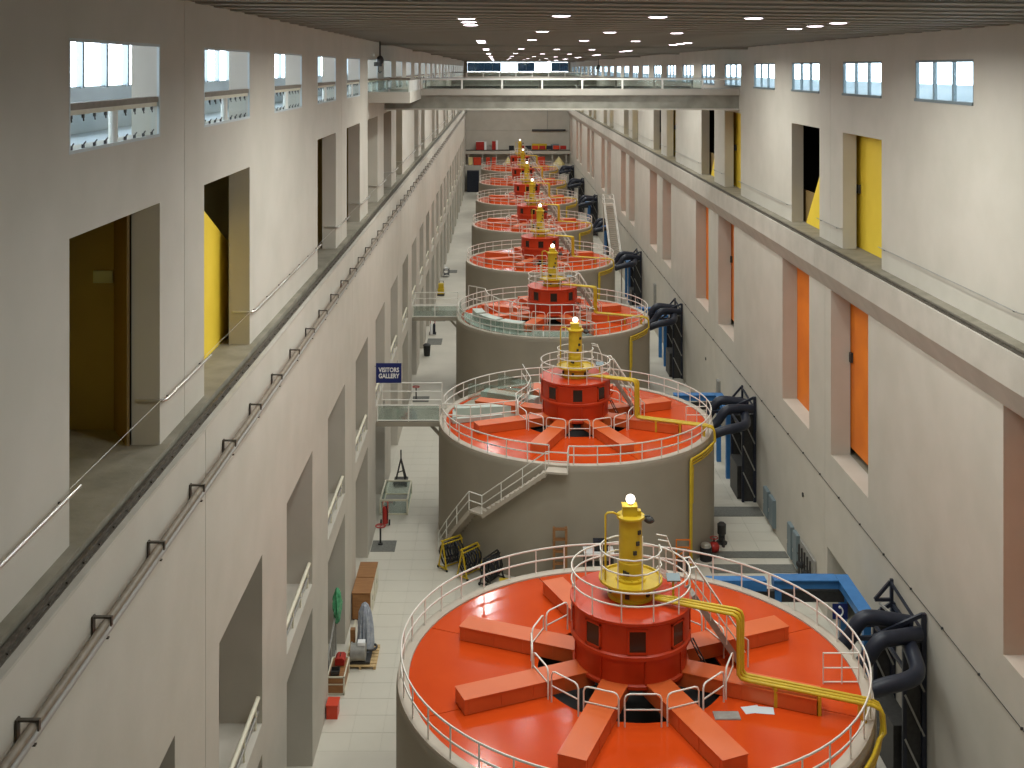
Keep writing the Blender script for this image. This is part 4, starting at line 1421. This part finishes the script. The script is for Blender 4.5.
# yellow framed equipment carts behind the near generator
def frame_cart(x, yy, rz, label, h=1.45, m='yellow'):
    t = thing('hose_cart', label, 'cart', (x, yy, 0), rz, 'yellow frame carts by the second generator')
    q = MB()
    for xx in (-.6, .6):
        q.bar((xx, -.32, .12), (xx, 0, h), .06, .06).bar((xx, .32, .12), (xx, 0, h), .06, .06).bar((xx, -.4, .12), (xx, .4, .12), .06, .06)
    q.bar((-.65, .08, h), (.65, .08, h), .06, .06).bar((-.65, -.08, h - .12), (.65, -.08, h - .12), .06, .06)
    q.bar((-.6, 0, .12), (.6, 0, .12), .05, .05)
    q.obj('frame', m, t)
    for k in range(7):
        xx = -.5 + .165 * k
        q = MB()
        P = [(xx + .05 * math.sin(a * 3), .30 * math.sin(a) + random.uniform(-.05, .05), h * .55 + (h * .38) * math.cos(a)) for a in [2 * PI * j / 12 for j in range(12)]]
        q.tube(P, .045, 6, True)
        q.obj('hanging_hose', ('rubber', 'navy', 'dark_metal')[k % 3], t, 60)
    for xx in (-.6, .6):
        for y2 in (-.36, .36):
            MB().tube([(xx - .03, y2, .07), (xx + .03, y2, .07)], .07, 10).obj('caster', 'rubber', t)
    return t


frame_cart(-2.4, 59.2, math.radians(40), 'yellow frame cart hung with dark hoses nearest the curved stair')
frame_cart(-1.42, 58.2, math.radians(49), 'yellow frame cart hung with black hoses, right of the first cart')
frame_cart(-0.3, 57.37, math.radians(58), 'dark frame cart thick with hoses by the generator housing', 1.4, 'dark_metal')
for i, (x, yy, m, lab) in enumerate(((0.55, 56.3, 'yellow', 'small yellow box on the floor behind the near railing'), (3.0, 55.5, 'yellow', 'low yellow box behind the near generator rim'), (1.6, 56.0, 'dark_metal', 'low dark box between the two yellow boxes'))):
    t = thing('equipment_box', lab, 'box', (x, yy, 0))
    MB().box(-.45, .45, -.3, .3, 0.05, .5).obj('body', m, t)
    MB().box(-.47, .47, -.32, .32, .5, .56).obj('lid', m, t)
    MB().box(-.4, .4, -.25, .25, 0, .05).obj('skid', 'dark_metal', t)
t = thing('wooden_rack', 'tall narrow brown wooden rack against the second generator housing', 'rack', (3.1, 56.55, 0))
for x in (-.3, .3):
    MB().box(x - .06, x + .06, -.15, .15, 0, 3.1).obj('side_post', 'wood', t)
for z in (.1, .7, 1.3, 1.9, 2.5, 3.0):
    MB().box(-.24, .24, -.14, .14, z, z + .05).obj('shelf', 'wood', t)
t = thing('work_table', 'tall white-topped work stand in front of the second generator housing', 'table', (5.0, 56.4, 0))
MB().box(-.75, .75, -.4, .4, 2.0, 2.06).obj('top', 'sign_white', t)
for x in (-.68, .68):
    for yy in (-.34, .34):
        MB().box(x - .04, x + .04, yy - .04, yy + .04, 0, 2.0).obj('leg', 'dark_metal', t)
MB().box(-.7, .7, -.35, .35, 1.3, 1.35).obj('shelf', 'dark_metal', t)
t = thing('black_kit', 'black equipment case on the tall white work stand', 'case', (5.1, 56.4, 2.06))
MB().box(-.35, .35, -.2, .2, 0, .4).obj('body', 'rubber', t)
MB().box(-.36, .36, -.21, .21, .4, .5).obj('lid', 'navy', t)
MB().tube([(-.1, 0, .5), (-.08, 0, .57), (.08, 0, .57), (.1, 0, .5)], .015, 6).obj('handle', 'dark_metal', t)

# right aisle, front of second generator
t = thing('sump_pump', 'black upright pump beside the second generator on the right', 'pump', (12.25, 62.1, 0))
MB().lathe([(0, 0), (.3, 0), (.3, .08), (.18, .1), (.18, .5), (.24, .54), (.24, 1.05), (.12, 1.15), (0, 1.16)], 18).obj('body', 'dark_metal', t, 40)
MB().tube([(0, -.1, .3), (0, -.5, .3), (0, -.5, 0)], .08, 8).obj('outlet', 'dark_metal', t, 50)
t = thing('red_valve', 'small red valve body on the floor beside the black pump', 'valve', (11.6, 60.9, 0))
MB().blob((0, 0, .3), .3, .3, .3, .05).obj('body', 'red', t, 60)
MB().cyl(0, 0, .5, .8, .05, 8).obj('stem', 'dark_metal', t)
MB().ring(.2, .8, .025, 16).obj('handwheel', 'red', t)
t = thing('black_drum', 'black drum with a silver lid next to the red valve', 'drum', (11.0, 60.0, 0))
MB().lathe([(0, 0), (.32, 0), (.32, .7), (0, .7)], 18).obj('body', 'rubber', t, 40)
MB().lathe([(.28, .7), (.25, .85), (.1, .92), (0, .92)], 18).obj('lid', 'steel', t, 40)
t = thing('orange_trolley', 'orange framed trolley beside the yellow standpipe', 'trolley', (9.55, 58.5, 0))
q = MB()
for x in (-.35, .35):
    q.bar((x, 0, 0), (x, 0, 1.7), .06, .06)
for z in (.3, .8, 1.3, 1.68):
    q.bar((-.35, 0, z), (.35, 0, z), .05, .05)
q.bar((-.35, 0, .8), (.35, 0, 1.3), .05, .05)
q.box(-.35, .35, -.4, 0, .05, .1)
q.obj('frame', 'orange_wall', t)
MB().box(-.28, .28, -.35, -.05, .1, .75).obj('tank', 'dark_metal', t)

# wall cabinets on the right wall
for i, (yy, L, z0, z1, m, lab) in enumerate((
        (63.2, 1.0, .35, 1.9, 'frame', 'near door of the twin grey wall cabinets on the right wall'),
        (64.5, 1.0, .35, 1.9, 'frame', 'far door of the twin grey wall cabinets on the right wall'),
        (59.3, .8, .3, 2.0, 'frame', 'blue-grey wall cabinet next to the black valve rack'),
        (58.2, .8, .3, 2.0, 'frame', 'second blue-grey wall cabinet touching the black valve rack'),
        (79.0, .6, 2.2, 4.2, 'grey_metal', 'tall narrow grey wall box beyond the second bus duct'),
        (111, .8, 2.4, 4.8, 'grey_metal', 'narrow grey wall box near the long pale stair'))):
    t = thing('wall_cabinet', lab, 'cabinet', (XR, yy, z0), 0, 'cabinets on the right wall')
    MB().box(-.18, 0, 0, L, 0, z1 - z0).obj('body', m, t)
    d = MB().box(-.2, -.18, .04, L - .04, .04, z1 - z0 - .04).obj('door', m, t)
    MB().box(-.22, -.2, L - .14, L - .1, .6, .8).obj('handle', 'steel', d)
t = thing('valve_rack', 'black valve and pipe rack on the right wall near the doorway', 'valve rack', (XR, 55.2, 0))
MB().box(-.12, -.02, 0, 2.6, .3, 2.0).obj('backboard', 'grey_metal', t)
for k in range(5):
    yy = .25 + .5 * k
    MB().tube([(-.25, yy, .2), (-.25, yy, 1.9)], .05, 8).obj('pipe', 'dark_metal', t, 60)
    MB().blob((-.27, yy, .9 + .15 * (k % 2)), .14, .14, .16, .05, 10, 8).obj('valve_body', 'rubber', t, 60)
    MB().tube([(-.3, yy - .14, 1.4), (-.3, yy + .14, 1.4)], .03, 6).obj('lever', 'dark_metal', t)
t = thing('phone_sign', 'small blue sign with a white telephone handset behind the bus ducts', 'sign', (14.35, 47.6, 2.9))
MB().bar((0, .03, -2.9), (0, .03, .4), .06, .06).obj('post', 'grey_metal', t)
MB().box(-.32, .32, -.03, 0, 0, .64).obj('sign_board', 'sign_blue', t)
P = [(0.17 * math.cos(a) - .06, -.04, .32 + .2 * math.sin(a)) for a in [math.radians(-75 + 15 * k) for k in range(11)]]
MB().tube(P, .035, 6).sphere((-.02, -.04, .13), .06, 8, 6).sphere((-.02, -.04, .51), .06, 8, 6).obj('handset_symbol', 'sign_white', t, 60)
for i, yy in enumerate((66.0, 77.6)):
    t = MB().tube([(XR, 0, 0), (XR - .05, 0, 0)], .11, 12).obj('wall_port', 'dark_metal', None, 50, (0, 57.6 if i == 0 else 84.5, 4.35))
    tag(t, 'small round dark port in the right wall, %s one' % ('nearer' if i == 0 else 'farther'), 'wall port')

# papers and mat on the near generator deck
for i, (x, yy, a, lab) in enumerate(((7.95, 35.55, 12, 'left pale blue paper sheet lying on the near orange deck'), (8.35, 35.5, -8, 'right pale blue paper sheet lying on the near orange deck'))):
    t = MB().box(-.28, .28, -.2, .2, 0, .006).obj('paper_sheet', 'paper', None, None, (x, yy, ZR + .002 + .006 * i))
    t.rotation_euler[2] = math.radians(a)
    tag(t, lab, 'paper', 'papers on the near deck')
t = MB().box(-.4, .4, -.22, .22, 0, .03).box(-.36, .36, -.18, .18, .03, .04).obj('rubber_mat', 'grey_metal', None, None, (7.1, 35.2, ZR))
tag(t, 'grey mat by the small gate on the near orange deck', 'mat')

# ------------------------------------------------------------------ far end platform and its clutter
t = thing('trim_4', 'raised platform at the far end of the hall', None)
tag(t, None, None, None, 'structure')
MB().box(XL, XR, 240, Y_FAR, 0, 5.3).obj('platform_wall', 'wall', t)
MB().box(XL, XR, 243.5, Y_FAR, 7.55, 8.3).obj('mezzanine_beam', 'wall', t)
MB().box(XL, XR, 243.4, 243.5, 8.3, 8.45).obj('mezzanine_kerb', 'dark_metal', t)
for k in range(8):
    MB().box(XL + .5 + 3.0 * k, XL + .7 + 3.0 * k, 243.6, 243.8, 5.3, 7.55).obj('post', 'wall', t)
YF = 241.2


def far_box(name, cat, label, u0, u1, v0, v1, yy, d, m, lid=None, zb=None):
    x0, x1 = (u0 - U0) * yy / F, (u1 - U0) * yy / F
    z1, z0 = CAMZ - (v0 - V0) * yy / F, CAMZ - (v1 - V0) * yy / F
    if zb is not None:
        z1 = zb + (z1 - z0)
        z0 = zb
    t = thing(name, label, cat, ((x0 + x1) / 2, yy, z0))
    a, h = (x1 - x0) / 2, z1 - z0
    MB().box(-a, a, 0, d, 0.08, h).obj('body', m, t)
    MB().box(-a * .9, a * .9, .05, d - .05, 0, .08).obj('plinth', 'dark_metal', t)
    MB().box(-a * .96, -a * .04, -.04, 0, .14, h - .06).obj('door', m, t)
    MB().box(a * .04, a * .96, -.04, 0, .14, h - .06).obj('door', m, t)
    MB().box(-a * 1.02, a * 1.02, -.05, d, h, h + .07).obj('top', lid or m, t)


far_box('red_cabinet', 'cabinet', 'wide dark red cabinet on the far mezzanine', 476, 484, 136.5, 145, 244.2, 1.2, 'red', 'sign_white', 8.3)
far_box('white_locker', 'locker', 'white locker between the red cabinets on the far mezzanine', 484.4, 486.4, 137, 145, 244.2, 1.2, 'sign_white', None, 8.3)
far_box('red_cabinet', 'cabinet', 'narrow dark red cabinet right of the white locker', 492, 495.6, 136.5, 145, 244.2, 1.2, 'red', None, 8.3)
far_box('white_locker', 'locker', 'tall white locker beside the narrow red cabinet', 495.9, 498, 135.5, 145, 244.2, 1.2, 'sign_white', None, 8.3)
far_box('grey_workbench', 'workbench', 'grey workbench on the far mezzanine, left of the lamps', 487, 491.6, 141, 145, 244.2, 1.2, 'grey_metal', None, 8.3)
far_box('black_case', 'case', 'black case on the far mezzanine left of the yellow towers', 509, 514, 141, 145, 244.2, 1.0, 'rubber', None, 8.3)
far_box('orange_container', 'container', 'wide ochre container on the far mezzanine', 532, 547, 140, 146, 244.2, 1.5, 'yellow', None, 8.3)
far_box('grey_crate', 'crate', 'grey-blue crate right of the ochre container', 551, 559, 140.5, 146, 244.2, 1.5, 'frame', None, 8.3)
far_box('red_locker', 'locker', 'large bright red locker on the lower far platform', 473.5, 481, 155.5, 163, YF, 1.2, 'bright_red', None, 5.3)
far_box('red_locker', 'locker', 'middle narrow red locker on the lower far platform', 486, 490, 155.5, 163, YF, 1.2, 'bright_red', None, 5.3)
far_box('red_locker', 'locker', 'red locker right of the middle narrow one', 492, 496, 155.5, 163, YF, 1.2, 'bright_red', None, 5.3)
far_box('yellow_locker', 'locker', 'pale yellow locker at the left end of the far platform', 468.5, 472.5, 155.5, 163, YF, 1.2, 'tent', None, 5.3)
far_box('red_locker', 'locker', 'red locker behind the far yellow towers on the right', 538, 545, 156, 164, YF, 1.2, 'bright_red', None, 5.3)
far_box('blue_machine', 'machine', 'dark blue machine on the floor at the far left end', 467, 479, 160, 181, 237.5, 1.8, 'navy', None, 0)
t = thing('canvas_tent', 'pale yellow pyramid tent on the far platform at right', 'tent', (13.0, YF + .8, 5.3))
MB().lathe([(1.25, 0), (1.2, .35), (0.08, 1.75), (0, 1.75)], 6).obj('canopy', 'tent', t)
MB().cyl(0, 0, 1.75, 1.95, .08, 6).obj('finial', 'sign_white', t)
t = thing('canvas_tent', 'small pale yellow tent left of the far yellow towers', 'tent', (2.2, YF + .8, 5.3))
MB().lathe([(.9, 0), (.85, .4), (0.08, 1.75), (0, 1.75)], 6).obj('canopy', 'tent', t)
MB().cyl(0, 0, 1.75, 1.95, .08, 6).obj('finial', 'sign_white', t)
for i in range(7):
    x = 4.4 + 1.5 * i
    t = thing('barrier_panel', 'red and blue barrier panel on the far mezzanine, %s from the left' % on(i), 'barrier', (x, 243.55, 8.45), 0, 'barrier panels on the far mezzanine')
    MB().box(0, 1.3, 0, .05, .1, .9).obj('panel', ('red', 'navy', 'bright_red')[i % 3], t)
    MB().box(.05, .12, -.1, .15, 0, .1).box(1.18, 1.25, -.1, .15, 0, .1).obj('foot', 'dark_metal', t)
